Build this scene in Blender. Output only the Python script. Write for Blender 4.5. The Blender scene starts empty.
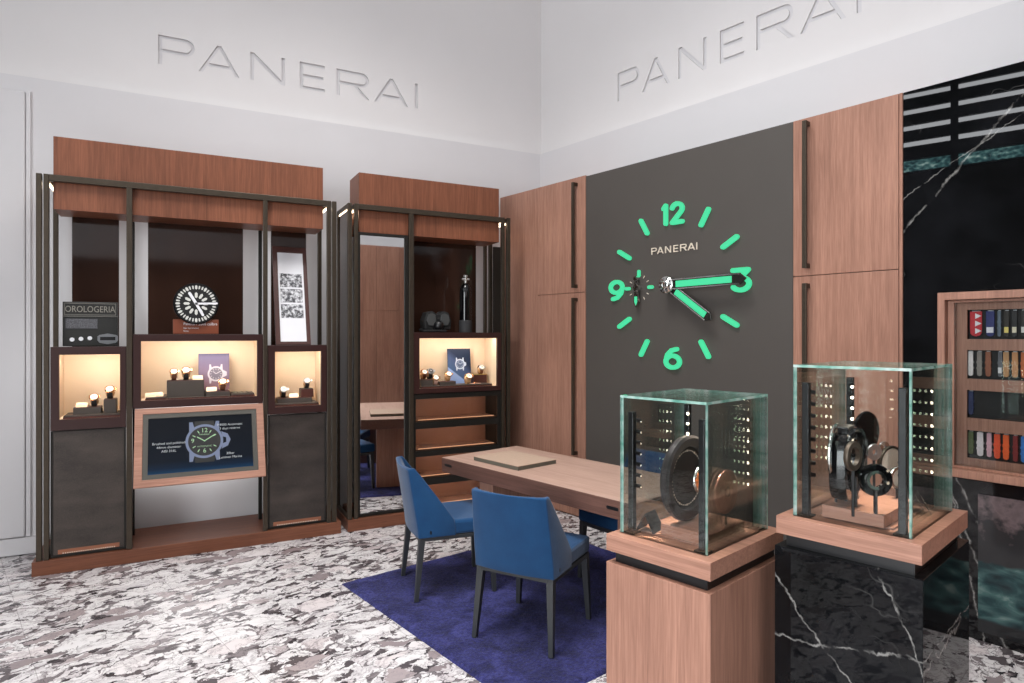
import bpy, bmesh, math, random
from mathutils import Matrix, Vector, noise
random.seed(7)
SC = bpy.context.scene
COL = SC.collection
R = math.radians
PI = math.pi

# ------------------------------------------------------------------ camera model (photo 1024 x 683)
F, CX, HY, H = 640., 512., 335., 1.6
TH = R(27.7)
S_, C_ = math.sin(TH), math.cos(TH)
def ray(px, py):
    u = (px - CX) / F; v = (HY - py) / F
    return (S_ + C_ * u, C_ - S_ * u, v)
def PL(px, py, o, n):
    r = ray(px, py); t = (n[0] * o[0] + n[1] * o[1]) / (n[0] * r[0] + n[1] * r[1])
    return Vector((t * r[0], t * r[1], H + t * r[2]))
def PY(px, py, y): return PL(px, py, (0, y), (0, 1))          # point of the plane y
def PX(px, y): return PY(px, 300, y).x
def PZ(px, py, z):
    r = ray(px, py); t = (z - H) / r[2]; return Vector((t * r[0], t * r[1], z))

P0 = (2.901, 5.786)                                           # where the clad right wall meets the left wall
RW = R(11.8)
RN = (math.cos(RW), math.sin(RW)); RD = (math.sin(RW), -math.cos(RW))
def AL(px, py, d=0.0):                                        # (distance along right wall, height) at stand-off d
    o = (P0[0] - RN[0] * d, P0[1] - RN[1] * d); q = PL(px, py, o, RN)
    return ((q.x - o[0]) * RD[0] + (q.y - o[1]) * RD[1], q.z)

FR_W = Matrix.Identity(4)
FR_R = Matrix.Translation((P0[0], P0[1], 0)) @ Matrix.Rotation(-(PI / 2 - RW), 4, 'Z')   # x along wall, y into wall
FR_P = Matrix.Rotation(R(15.3), 4, 'Z')
FR_T = Matrix.Rotation(R(13.8), 4, 'Z')
FR_G = Matrix.Rotation(R(11.6), 4, 'Z')

# ------------------------------------------------------------------ mesh builder
class MB:
    def __init__(s): s.v = []; s.f = []; s.k = []; s.m = 0; s.sm = []; s.smooth = False
    def add(s, vs, fs):
        b = len(s.v); s.v += [Vector(v) for v in vs]
        for f in fs:
            s.f.append(tuple(b + i for i in f)); s.k.append(s.m); s.sm.append(s.smooth)
        return b
    def box(s, x0, x1, y0, y1, z0, z1):
        s.add([(x0,y0,z0),(x1,y0,z0),(x1,y1,z0),(x0,y1,z0),(x0,y0,z1),(x1,y0,z1),(x1,y1,z1),(x0,y1,z1)],
              [(0,3,2,1),(4,5,6,7),(0,1,5,4),(1,2,6,5),(2,3,7,6),(3,0,4,7)]); return s
    def hexa(s, bot, top):
        s.add(list(bot) + list(top), [(3,2,1,0),(4,5,6,7),(0,1,5,4),(1,2,6,5),(2,3,7,6),(3,0,4,7)]); return s
    def frame(s, x0, x1, z0, z1, w, y0, y1):                  # rectangular ring facing -y; w = width or (l, r, b, t)
        l, r, b, t = (w,) * 4 if not isinstance(w, tuple) else w
        o = [(x0,z0),(x1,z0),(x1,z1),(x0,z1)]; i = [(x0+l,z0+b),(x1-r,z0+b),(x1-r,z1-t),(x0+l,z1-t)]
        vs = [(x,y0,z) for x,z in o] + [(x,y0,z) for x,z in i] + [(x,y1,z) for x,z in o] + [(x,y1,z) for x,z in i]
        fs = []
        for a in range(4):
            b2 = (a + 1) % 4
            fs += [(a,b2,4+b2,4+a),(8+a,12+a,12+b2,8+b2),(a,8+a,8+b2,b2),(4+a,4+b2,12+b2,12+a)]
        s.add(vs, fs); return s
    def prism(s, pts, a, b, axis='y'):
        n = len(pts)
        mk = {'y': lambda p, h: (p[0], h, p[1]), 'z': lambda p, h: (p[0], p[1], h), 'x': lambda p, h: (h, p[0], p[1])}[axis]
        s.add([mk(p, a) for p in pts] + [mk(p, b) for p in pts],
              [tuple(range(n))[::-1], tuple(range(n, 2 * n))] + [(i, (i+1) % n, n + (i+1) % n, n + i) for i in range(n)])
        return s
    def lathe(s, prof, n=32, M=None, closed=False):           # prof (r, h), about z, then M
        M = M or Matrix.Identity(4); vs = []; fs = []; k = len(prof)
        for i in range(n):
            a = 2 * PI * i / n
            vs += [M @ Vector((r * math.cos(a), r * math.sin(a), h)) for r, h in prof]
        for i in range(n):
            j = (i + 1) % n
            for q in range(k if closed else k - 1):
                q2 = (q + 1) % k
                fs.append((i*k+q, j*k+q, j*k+q2, i*k+q2))
        if not closed:
            if prof[0][0] > 1e-6: fs.append(tuple(i * k for i in range(n))[::-1])
            if prof[-1][0] > 1e-6: fs.append(tuple(i * k + k - 1 for i in range(n)))
        s.add(vs, fs); return s
    def ring(s, r0, r1, h0, h1, n=40, M=None):
        return s.lathe([(r0,h0),(r1,h0),(r1,h1),(r0,h1)], n, M, True)
    def disc(s, r, h0, h1, n=32, M=None):
        return s.lathe([(r,h0),(r,h1)], n, M)
    def tube(s, pts, r, n=10, flat=None):                     # round bar with capped rounded ends
        pts = [Vector(p) for p in pts]; rings = []
        k = len(pts); up0 = None
        for i, p in enumerate(pts):
            d = ((pts[min(i+1,k-1)] - pts[max(i-1,0)])).normalized()
            if up0 is None:
                up0 = Vector((0,0,1)) if abs(d.z) < .9 else Vector((1,0,0))
            sx = d.cross(up0).normalized(); up0 = sx.cross(d).normalized()
            rr = r if not isinstance(r, (list, tuple)) else r[i]
            rings.append([p + (sx * math.cos(2*PI*j/n) + up0 * math.sin(2*PI*j/n)) * rr for j in range(n)])
        vs = [v for g in rings for v in g]; fs = []
        for i in range(k - 1):
            for j in range(n):
                j2 = (j+1) % n; fs.append((i*n+j, i*n+j2, (i+1)*n+j2, (i+1)*n+j))
        fs += [tuple(range(n))[::-1], tuple(range((k-1)*n, k*n))]
        s.add(vs, fs); return s
    def ribbon(s, pts, w, y0, y1, cap=6):                     # polyline in xz as a flat stroke with round ends, facing -y
        pts = [Vector((p[0], p[1])) for p in pts]; L = []; Rr = []
        k = len(pts)
        for i, p in enumerate(pts):
            a = (p - pts[i-1]).normalized() if i else None
            b = (pts[i+1] - p).normalized() if i < k-1 else None
            d = (a + b).normalized() if a and b else (a or b)
            nrm = Vector((-d.y, d.x)); q = 1.0
            if a and b: q = 1 / max(.45, nrm.dot(Vector((-a.y, a.x))))
            L.append(p + nrm * w/2 * q); Rr.append(p - nrm * w/2 * q)
        d0 = (pts[1]-pts[0]).normalized(); d1 = (pts[-1]-pts[-2]).normalized()
        vs = [(p.x, y0, p.y) for p in L] + [(p.x, y0, p.y) for p in Rr]
        vs += [(p.x, y1, p.y) for p in L] + [(p.x, y1, p.y) for p in Rr]
        fs = []
        for i in range(k-1):
            fs += [(i,i+1,k+i+1,k+i),(2*k+i,3*k+i,3*k+i+1,2*k+i+1),(i,2*k+i,2*k+i+1,i+1),(k+i,k+i+1,3*k+i+1,3*k+i)]
        b = s.add(vs, fs)
        for end, dd, li, ri in ((pts[-1], d1, k-1, 2*k-1), (pts[0], -d0, k, 0)):
            ar = [end + Vector((dd.x*math.sin(PI*j/cap) + dd.y*math.cos(PI*j/cap),
                     dd.y*math.sin(PI*j/cap) - dd.x*math.cos(PI*j/cap))) * w/2 for j in range(1, cap)]
            n0 = len(s.v); s.v += [Vector((p.x, y0, p.y)) for p in ar] + [Vector((p.x, y1, p.y)) for p in ar]
            m = len(ar)
            A = [b+ri] + [n0+j for j in range(m)] + [b+li]
            B = [b+2*k+ri] + [n0+m+j for j in range(m)] + [b+2*k+li]
            s.f.append(tuple(A)); s.f.append(tuple(B[::-1])); s.k += [s.m]*2; s.sm += [False]*2
            for j in range(len(A)-1):
                s.f.append((A[j], B[j], B[j+1], A[j+1])); s.k.append(s.m); s.sm.append(False)
        return s
    def xf(s, M, start=0):
        for i in range(start, len(s.v)): s.v[i] = M @ s.v[i]
        return s
    def merge(s, o, M=None):
        b = len(s.v); s.v += [(M @ v) if M else v.copy() for v in o.v]
        for f, k, sm in zip(o.f, o.k, o.sm):
            s.f.append(tuple(b+i for i in f)); s.k.append(k); s.sm.append(sm)
        return s
    def mesh(s, name, mats, off=(0,0,0), recalc=True):
        me = bpy.data.meshes.new(name); o = Vector(off)
        me.from_pydata([v - o for v in s.v], [], s.f)
        for m in (mats if isinstance(mats, (list, tuple)) else [mats]): me.materials.append(m)
        for p, k, sm in zip(me.polygons, s.k, s.sm): p.material_index = k; p.use_smooth = sm
        if recalc:
            bm = bmesh.new(); bm.from_mesh(me); bmesh.ops.recalc_face_normals(bm, faces=bm.faces); bm.to_mesh(me); bm.free()
        return me

BASE = {}
def tag(o, label, cat, group=None, kind=None):
    if label: o['label'] = label
    if cat: o['category'] = cat
    if group: o['group'] = group
    if kind: o['kind'] = kind
def thing(name, label, cat, frame=FR_W, base=(0,0,0), group=None):
    o = bpy.data.objects.new(name, None); COL.objects.link(o); o.empty_display_size = .1
    o.matrix_world = frame @ Matrix.Translation(base)
    BASE[o.name] = Vector(base); tag(o, label, cat, group); return o
def bev(o, w, seg=2):
    m = o.modifiers.new('edge', 'BEVEL'); m.width = w; m.segments = seg; m.limit_method = 'ANGLE'; m.angle_limit = R(40); return o
def part(parent, name, mb, mat, bevel=0, label=None, recalc=True):
    me = mb.mesh(name, mat, BASE[parent.name], recalc)
    o = bpy.data.objects.new(name, me); COL.objects.link(o); o.parent = parent
    BASE[o.name] = BASE[parent.name]
    if bevel: bev(o, bevel)
    if label: o['label'] = label
    return o
def single(name, mb, mat, label, cat, frame=FR_W, base=(0,0,0), group=None, bevel=0, kind=None):
    me = mb.mesh(name, mat, base); o = bpy.data.objects.new(name, me); COL.objects.link(o)
    o.matrix_world = frame @ Matrix.Translation(base)
    BASE[o.name] = Vector(base); tag(o, label, cat, group, kind)
    if bevel: bev(o, bevel)
    return o
def struct(name, mb, mat, frame=FR_W, bevel=0):
    o = single(name, mb, mat, None, None, frame, kind='structure', bevel=bevel); return o
def copy_tree(o, parent=None):
    c = o.copy(); COL.objects.link(c); BASE[c.name] = BASE[o.name]
    if parent: c.parent = parent
    for ch in list(o.children): copy_tree(ch, c)
    return c

def text_mb(body, size, depth=.001, sx=1.0, align='CENTER', spacing=1.0):   # text facing -y, baseline z = 0
    cu = bpy.data.curves.new('txt', 'FONT'); cu.body = body; cu.size = size; cu.extrude = depth / 2
    cu.align_x = align; cu.resolution_u = 3; cu.space_character = spacing
    ob = bpy.data.objects.new('txt', cu); COL.objects.link(ob)
    bpy.context.view_layer.update()
    ev = ob.evaluated_get(bpy.context.evaluated_depsgraph_get()); me = bpy.data.meshes.new_from_object(ev)
    mb = MB(); mb.add([(v.co.x * sx, -v.co.z, v.co.y) for v in me.vertices], [tuple(p.vertices) for p in me.polygons])
    bpy.data.objects.remove(ob); bpy.data.curves.remove(cu); bpy.data.meshes.remove(me)
    return mb
def outline_mb(polys, depth, y_front):                        # nested outlines in xz -> solid with holes, facing -y
    cu = bpy.data.curves.new('out', 'CURVE'); cu.dimensions = '2D'; cu.fill_mode = 'BOTH'; cu.extrude = depth / 2
    for pl in polys:
        sp = cu.splines.new('POLY'); sp.points.add(len(pl) - 1); sp.use_cyclic_u = True
        for p, q in zip(sp.points, pl): p.co = (q[0], q[1], 0, 1)
    ob = bpy.data.objects.new('out', cu); COL.objects.link(ob)
    bpy.context.view_layer.update()
    ev = ob.evaluated_get(bpy.context.evaluated_depsgraph_get()); me = bpy.data.meshes.new_from_object(ev)
    mb = MB(); mb.add([(v.co.x, y_front + depth/2 - v.co.z, v.co.y) for v in me.vertices], [tuple(p.vertices) for p in me.polygons])
    bpy.data.objects.remove(ob); bpy.data.curves.remove(cu); bpy.data.meshes.remove(me)
    return mb

# ------------------------------------------------------------------ capital letters of the wall sign (unit height)
def L_arc(cx, cy, r, a0, a1, n=10): return [(cx + r*math.cos(R(a0+(a1-a0)*i/n)), cy + r*math.sin(R(a0+(a1-a0)*i/n))) for i in range(n+1)]
def letter(ch, w, s=.12):
    t = s
    if ch == 'P':
        r = .29
        return [[(0,0),(s,0),(s,.42)] + L_arc(w-r,.42+r,r,-90,90) + [(0,1)],
                [(s,.42+t)] + L_arc(w-r,.42+r,r-t,-90,90) + [(s,1-t)]]
    if ch == 'R':
        r = .28
        return [[(0,0),(s,0),(s,.44),(.52*w,.44),(w-s*1.15,0),(w,0),(.52*w+s*1.35,.44)] + L_arc(w-r-.02,.44+r,r,-70,90) + [(0,1)],
                [(s,.44+t)] + L_arc(w-r-.02,.44+r,r-t,-90,90) + [(s,1-t)]]
    if ch == 'A':
        k = s * 1.08; m = (w-k)/2
        return [[(0,0),(k,0),(k+m*.22,.22),(w-k-m*.22,.22),(w-k,0),(w,0),(w/2+k/2,1),(w/2-k/2,1)],
                [(k+m*.34,.34),(w-k-m*.34,.34),(w/2,(w/2-k)/m)]]
    if ch == 'N':
        return [[(0,0),(s,0),(s,.84),(w-s*1.1,0),(w,0),(w,1),(w-s,1),(w-s,.16),(s*1.1,1),(0,1)]]
    if ch == 'E':
        return [[(0,0),(w,0),(w,t),(s,t),(s,.5-t/2),(w*.94,.5-t/2),(w*.94,.5+t/2),(s,.5+t/2),(s,1-t),(w,1-t),(w,1),(0,1)]]
    if ch == 'I': return [[(0,0),(s,0),(s,1),(0,1)]]
LAY = [('P',0,.262),('A',.292,.307),('N',.685,.28),('E',1.089,.214),('R',1.408,.298),('A',1.753,.325),('I',2.147,.04)]
def word(x0, z0, h, total=2.187, s=.12):
    out = []; k = total / 2.187
    for ch, x, w in LAY:
        for pl in letter(ch, w * k / h, s): out.append([(x0 + x*k + px*h, z0 + pz*h) for px, pz in pl])
    return out

# ------------------------------------------------------------------ materials
def srgb(r, g, b, a=1):
    f = lambda c: (c/255/12.92) if c/255 <= .04045 else ((c/255+.055)/1.055)**2.4
    return (f(r), f(g), f(b), a)
class NT:
    def __init__(s, name):
        s.mat = bpy.data.materials.new(name); s.mat.use_nodes = True; s.t = s.mat.node_tree; s.t.nodes.clear()
        s.out = s.n('ShaderNodeOutputMaterial'); s.p = s.n('ShaderNodeBsdfPrincipled'); s.l(s.p.outputs[0], s.out.inputs[0])
    def n(s, typ, **kw):
        x = s.t.nodes.new(typ)
        for k, v in kw.items(): setattr(x, k, v)
        return x
    def l(s, a, b): s.t.links.new(a, b)
    def coord(s, scale=(1,1,1), rot=(0,0,0), out='Object'):
        c = s.n('ShaderNodeTexCoord'); m = s.n('ShaderNodeMapping'); m.inputs['Scale'].default_value = scale
        m.inputs['Rotation'].default_value = rot; s.l(c.outputs[out], m.inputs[0]); return m.outputs[0]
    def noise(s, vec, scale=5, detail=4, rough=.5, dist=0, col=False):
        x = s.n('ShaderNodeTexNoise'); x.inputs['Scale'].default_value = scale; x.inputs['Detail'].default_value = detail
        x.inputs['Roughness'].default_value = rough; x.inputs['Distortion'].default_value = dist
        s.l(vec, x.inputs['Vector']); return x.outputs['Color' if col else 'Fac']
    def ramp(s, fac, stops, interp='LINEAR'):
        x = s.n('ShaderNodeValToRGB'); x.color_ramp.interpolation = interp; e = x.color_ramp.elements
        while len(e) < len(stops): e.new(.5)
        for q, (p, c) in zip(e, stops): q.position = p; q.color = c if len(c) == 4 else (*c, 1)
        s.l(fac, x.inputs[0]); return x.outputs[0]
    def math(s, op, a, b=None, c=None, clamp=False):
        x = s.n('ShaderNodeMath', operation=op, use_clamp=clamp)
        for i, q in enumerate((a, b, c)):
            if q is None: continue
            if isinstance(q, (int, float)): x.inputs[i].default_value = q
            else: s.l(q, x.inputs[i])
        return x.outputs[0]
    def mix(s, fac, a, b, typ='MIX'):
        x = s.n('ShaderNodeMix', data_type='RGBA', blend_type=typ)
        for k, q in ((0, fac), (6, a), (7, b)):
            if isinstance(q, (int, float)): x.inputs[k].default_value = q
            elif isinstance(q, tuple): x.inputs[k].default_value = q
            else: s.l(q, x.inputs[k])
        return x.outputs[2]
    def sep(s, vec):
        x = s.n('ShaderNodeSeparateXYZ'); s.l(vec, x.inputs[0]); return x.outputs
    def bump(s, h, strength=.3, dist=.01):
        x = s.n('ShaderNodeBump'); x.inputs['Strength'].default_value = strength; x.inputs['Distance'].default_value = dist
        s.l(h, x.inputs['Height']); s.l(x.outputs[0], s.p.inputs['Normal'])
    def set(s, **kw):
        names = dict(col='Base Color', rough='Roughness', metal='Metallic', spec='Specular IOR Level', coat='Coat Weight', croug='Coat Roughness', sheen='Sheen Weight')
        for k, v in kw.items():
            i = s.p.inputs[names[k]]
            if isinstance(v, (int, float, tuple)): i.default_value = v
            else: s.l(v, i)
        return s
def plain(name, col, rough=.5, metal=0, spec=.5, coat=0, var=.04, scale=9):
    m = NT(name); f = m.noise(m.coord(), scale, 3)
    a = tuple(min(1, c*(1+var)) for c in col[:3]) + (1,); b = tuple(c*(1-var) for c in col[:3]) + (1,)
    m.set(col=m.ramp(f, [(.3, b), (.7, a)]), rough=rough, metal=metal, spec=spec, coat=coat); return m.mat
def emit(name, col, strength):
    m = NT(name); m.set(col=(0,0,0,1), rough=.5); m.p.inputs['Emission Color'].default_value = col
    m.p.inputs['Emission Strength'].default_value = strength; return m.mat
def wood(name, light, dark, grain='z', rough=.42):
    m = NT(name)
    sc = {'z': (1,1,.035), 'x': (.035,1,1), 'y': (1,.035,1)}[grain]
    v = m.coord(sc); v2 = m.coord(tuple(k*(1 if k < .5 else .16) for k in sc))
    fine = m.noise(v, 210, 3, .6); mid = m.noise(v, 62, 4, .6, .4); big = m.noise(v2, 30, 2)
    f = m.math('ADD', m.math('ADD', m.math('MULTIPLY', fine, .34), m.math('MULTIPLY', mid, .38)), m.math('MULTIPLY', big, .28))
    m.set(col=m.ramp(f, [(.36, dark), (.5, tuple((a+b)/2 for a, b in zip(light, dark))), (.62, light)]), rough=rough, spec=.35)
    m.bump(fine, .12, .002); return m.mat
WL, WD = srgb(180,134,114), srgb(138,99,83)
M = {}
M['wood'] = wood('wood_veneer', WL, WD)
M['wood_h'] = wood('wood_veneer_horizontal', WL, WD, 'x')
M['wood_y'] = wood('wood_veneer_cross', WL, WD, 'y')
M['wood_dark'] = wood('walnut_plinth', srgb(128,80,58), srgb(92,54,39), 'x')
M['wood_shaded'] = wood('wood_veneer_shaded', srgb(142,88,64), srgb(102,60,42))  # same veneer as the doors, darkened for the dimmer light on the headers
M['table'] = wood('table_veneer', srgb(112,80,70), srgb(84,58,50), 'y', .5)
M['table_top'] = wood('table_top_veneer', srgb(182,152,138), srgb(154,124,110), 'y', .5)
M['white'] = plain('white_plaster', srgb(224,221,221), .75, var=.01, scale=2)
M['white_low'] = plain('white_paint', srgb(214,212,214), .6, var=.01, scale=2)
M['ceil'] = plain('ceiling_paint', srgb(235,235,235), .8, var=.01)
M['dark_wall'] = plain('dark_panelling', srgb(38,36,36), .6)
M['bronze'] = plain('bronze_metal', srgb(74,65,55), .42, .65, var=.08, scale=30)
M['bronze_dk'] = plain('dark_bronze', srgb(42,40,37), .42, .5)
M['burg'] = plain('burgundy_lacquer', srgb(52,28,26), .35)
M['cream'] = plain('cream_lining', srgb(232,208,178), .7, var=.015)
M['black'] = plain('black_satin', srgb(18,18,20), .35)
M['black_gloss'] = plain('black_gloss', srgb(8,8,10), .08, spec=.6)
M['blackmatte'] = plain('black_matte', srgb(16,16,17), .7)
M['grey_panel'] = plain('clock_panel_grey', srgb(74,69,65), .6, var=.03, scale=3)
M['green'] = emit('luminous_green', (.085,1,.47,1), 1.75)
M['chrome'] = plain('chrome', srgb(215,215,212), .12, 1, var=.02)
M['steel'] = plain('brushed_steel', srgb(170,172,175), .3, 1)
M['gold'] = plain('rose_gold', srgb(226,170,120), .25, 1)
M['ivory'] = plain('ivory_paint', srgb(226,214,196), .5)
M['paper'] = plain('paper_white', srgb(236,236,240), .8, var=.01)
M['ink'] = plain('grey_ink', srgb(90,90,94), .8, var=.5, scale=160)
M['warm'] = emit('warm_led', (1,.78,.54,1), 12)
M['spot'] = emit('spot_led', (1,.84,.64,1), 26)
M['cove'] = emit('cove_led', (1,.97,.93,1), 2.3)
M['mirror'] = plain('mirror_silver', (.86,.86,.86,1), .02, 1, var=0)
M['leather'] = plain('taupe_leather', srgb(176,152,134), .6, var=.05, scale=40)
M['leather_edge'] = plain('grey_green_edge', srgb(88,86,76), .6)
M['pink'] = plain('pink_copper', srgb(190,140,122), .4, .3)
M['chair_leg'] = plain('charcoal_leg', srgb(56,58,60), .4, .2)

def m_smoke(name, col, rough=.06):
    m = NT(name); f = m.noise(m.coord((1,1,.5)), 2.2, 3)
    m.set(col=m.ramp(f, [(.3, tuple(c*.7 for c in col[:3])), (.75, col)]), rough=rough, spec=.45); return m.mat
M['smoke'] = m_smoke('smoked_bronze_glass', srgb(58,38,30))
def m_mesh_panel():
    m = NT('bronze_mesh_panel'); v = m.coord(); w = m.n('ShaderNodeTexVoronoi'); w.inputs['Scale'].default_value = 260
    m.l(v, w.inputs['Vector']); n = m.noise(m.coord((1,1,2.5)), 3.2, 4)
    f = m.math('ADD', m.math('MULTIPLY', w.outputs['Distance'], .35), m.math('MULTIPLY', n, .65))
    m.set(col=m.ramp(f, [(.25, srgb(50,47,46)), (.75, srgb(96,87,81))]), rough=.36, metal=.55); m.bump(w.outputs['Distance'], .15, .002); return m.mat
M['mesh'] = m_mesh_panel()
def m_fabric():
    m = NT('blue_upholstery'); v = m.coord(); n = m.noise(v, 420, 2); b = m.noise(v, 9, 3)
    f = m.math('ADD', m.math('MULTIPLY', n, .6), m.math('MULTIPLY', b, .4))
    m.set(col=m.ramp(f, [(.3, srgb(12,53,92)), (.7, srgb(22,71,114))]), rough=.9, spec=.2, sheen=.25); m.bump(n, .2, .002); return m.mat
M['fabric'] = m_fabric()
def m_rug():
    m = NT('indigo_rug_pile'); v = m.coord(); n = m.noise(v, 60, 5, .7); b = m.noise(v, 7, 4, .6, .6)
    f = m.math('ADD', m.math('MULTIPLY', n, .5), m.math('MULTIPLY', b, .5))
    m.set(col=m.ramp(f, [(.38, srgb(22,23,62)), (.5, srgb(40,41,94)), (.63, srgb(64,66,130))]), rough=.95, spec=.1, sheen=.1); m.bump(n, 1.0, .014); return m.mat
M['rug'] = m_rug()
def m_floor():
    m = NT('breccia_marble'); v0 = m.coord((1,1,1), (0,0,R(-14.5)))
    warp = m.noise(v0, 3.2, 5, .65, col=True)
    add = m.n('ShaderNodeVectorMath', operation='MULTIPLY_ADD'); add.inputs[1].default_value = (.26,.26,0); m.l(warp, add.inputs[0]); m.l(v0, add.inputs[2])
    st = m.n('ShaderNodeMapping'); st.inputs['Scale'].default_value = (.60,1.2,1); st.inputs['Rotation'].default_value = (0,0,R(14)); m.l(add.outputs[0], st.inputs[0])
    def vor(scale, feat='F1'):
        x = m.n('ShaderNodeTexVoronoi', feature=feat); x.inputs['Scale'].default_value = scale; m.l(st.outputs[0], x.inputs['Vector']); return x
    big, edge, sm, sme = vor(8), vor(8,'DISTANCE_TO_EDGE'), vor(30), vor(30,'DISTANCE_TO_EDGE')
    cb = m.sep(big.outputs['Color']); cs = m.sep(sm.outputs['Color'])
    base = m.ramp(cb[0], [(.0, srgb(206,202,204)), (.5, srgb(220,217,218)), (.80, srgb(212,203,204)), (.86, srgb(158,146,147)), (1, srgb(134,122,124))])
    streak = m.noise(st.outputs[0], 7, 6, .72, 1.2)
    thin = m.ramp(m.math('ABSOLUTE', m.math('SUBTRACT', streak, .5)), [(0,(1,1,1)),(.03,(0,0,0))])
    base = m.mix(m.math('MULTIPLY', thin, .7), base, srgb(120,114,117))
    soft = m.ramp(m.noise(st.outputs[0], 14, 4, .7, .8), [(.52,(0,0,0)),(.75,(1,1,1))])
    base = m.mix(m.math('MULTIPLY', soft, .6), base, srgb(140,132,136))
    small = m.ramp(cs[1], [(0, srgb(216,213,214)), (.42, srgb(196,190,192)), (.60, srgb(124,116,119)), (.76, srgb(80,74,77)), (.92, srgb(56,52,55))], 'CONSTANT')
    wob = m.noise(v0, 9, 5, .7)
    zone = m.ramp(m.noise(v0, 2.4, 3, .6), [(.36,(.25,.25,.25)),(.62,(1,1,1))])
    lim = m.math('MULTIPLY', m.math('MULTIPLY', m.math('SUBTRACT', wob, .30), .95), zone)
    inm = m.math('LESS_THAN', edge.outputs['Distance'], lim)
    c = m.mix(inm, base, small)
    hair = m.math('LESS_THAN', sme.outputs['Distance'], .045)
    c = m.mix(m.math('MULTIPLY', m.math('MULTIPLY', hair, inm), .75), c, srgb(84,77,80))
    line = m.ramp(edge.outputs['Distance'], [(.0,(1,1,1)),(.03,(0,0,0))])
    c = m.mix(m.math('MULTIPLY', line, .6), c, srgb(92,85,88))
    g = m.sep(v0)                                             # slab joints, 75 cm grid
    def joint(o, off): return m.math('LESS_THAN', m.math('ABSOLUTE', m.math('SUBTRACT', m.math('FRACT', m.math('DIVIDE', m.math('ADD', o, off), .755)), .5)), .0020)
    j = m.math('MAXIMUM', joint(g[0], .755*.5 - .366 + 7.55), joint(g[1], .1 + 7.55))
    c = m.mix(m.math('MULTIPLY', j, .6), c, srgb(110,104,104))
    m.set(col=c, rough=.24, spec=.45); return m.mat
M['floor'] = m_floor()
def m_black_marble(name, lines, freq=1.6, thin=.006, rough=.05, net=.16, ax=0, spec=.5):
    """Black stone: a net of faint veins and the few long veins of this slab; lines = (a, b, c, width) on object x, z."""
    m = NT(name); v = m.coord(); n1 = m.noise(v, freq, 3, .5, .25); n2 = m.noise(v, freq*2.3, 3, .5, .2); g = m.noise(v, 3, 4, .6)
    vein = m.ramp(m.math('ABSOLUTE', m.math('SUBTRACT', n1, .5)), [(0,(1,1,1)),(thin,(0,0,0))])
    vein2 = m.ramp(m.math('ABSOLUTE', m.math('SUBTRACT', n2, .47)), [(0,(1,1,1)),(thin*1.2,(0,0,0))])
    patch = m.ramp(m.noise(v, 1.9, 2), [(.52,(0,0,0)),(.66,(1,1,1))])
    f = m.math('MULTIPLY', m.math('MULTIPLY', m.math('MAXIMUM', vein, vein2), patch), net)
    o = m.sep(v); wob = m.math('SUBTRACT', m.noise(v, 7, 5, .7), .5)
    broke = m.ramp(m.noise(v, 16, 3), [(.38,(0,0,0)),(.56,(1,1,1))])
    for a, b, c0, w in lines:
        d = m.math('ADD', m.math('ADD', m.math('MULTIPLY', o[ax], a), m.math('MULTIPLY', o[2], b)), c0)
        d = m.math('ABSOLUTE', m.math('ADD', d, m.math('MULTIPLY', wob, .07)))
        f = m.math('MAXIMUM', f, m.math('MULTIPLY', m.ramp(d, [(0,(1,1,1)),(w,(0,0,0))]), m.math('MULTIPLY', broke, .5)))
    base = m.ramp(g, [(.35, srgb(9,10,11)), (.75, srgb(24,25,28))])
    m.set(col=m.mix(f, base, srgb(190,188,184)), rough=rough, spec=spec); return m.mat
def lin(p, q, w=.004):                                        # line through two (x, z) points
    dx, dz = q[0]-p[0], q[1]-p[1]; L = math.hypot(dx, dz); a, b = -dz/L, dx/L
    return (a, b, -(a*p[0]+b*p[1]), w)
def m_glass(name, tint, refl=1.0, veil=None):
    m = NT(name); t = m.n('ShaderNodeBsdfTransparent'); t.inputs[0].default_value = tint
    g = m.n('ShaderNodeBsdfGlossy'); g.inputs['Roughness'].default_value = .01; g.inputs[0].default_value = (.93,1,.97,1)
    fr = m.n('ShaderNodeFresnel'); fr.inputs[0].default_value = 1.45
    x = m.n('ShaderNodeMixShader'); m.l(m.math('MULTIPLY', fr.outputs[0], refl), x.inputs[0]); m.l(t.outputs[0], x.inputs[1]); m.l(g.outputs[0], x.inputs[2])
    m.t.nodes.remove(m.p); o = x.outputs[0]
    if veil:
        d = m.n('ShaderNodeBsdfDiffuse'); d.inputs[0].default_value = veil; y = m.n('ShaderNodeMixShader'); y.inputs[0].default_value = .35
        m.l(o, y.inputs[1]); m.l(d.outputs[0], y.inputs[2]); o = y.outputs[0]
    m.l(o, m.out.inputs[0]); return m.mat
M['glass'] = m_glass('clear_case_glass', (.985,.995,.99,1), .75)
M['glass_bronze'] = m_glass('bronze_glass', (.84,.76,.71,1), .6)
def m_edge():
    m = NT('glass_edge'); f = m.noise(m.coord((1,1,1)), 26, 3)
    m.set(col=m.ramp(f, [(.3, srgb(110,172,156)), (.5, srgb(170,212,200)), (.7, srgb(226,242,238))]), rough=.08, spec=.6)
    m.p.inputs['Transmission Weight'].default_value = .35; return m.mat
M['glass_edge'] = m_edge()

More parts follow.
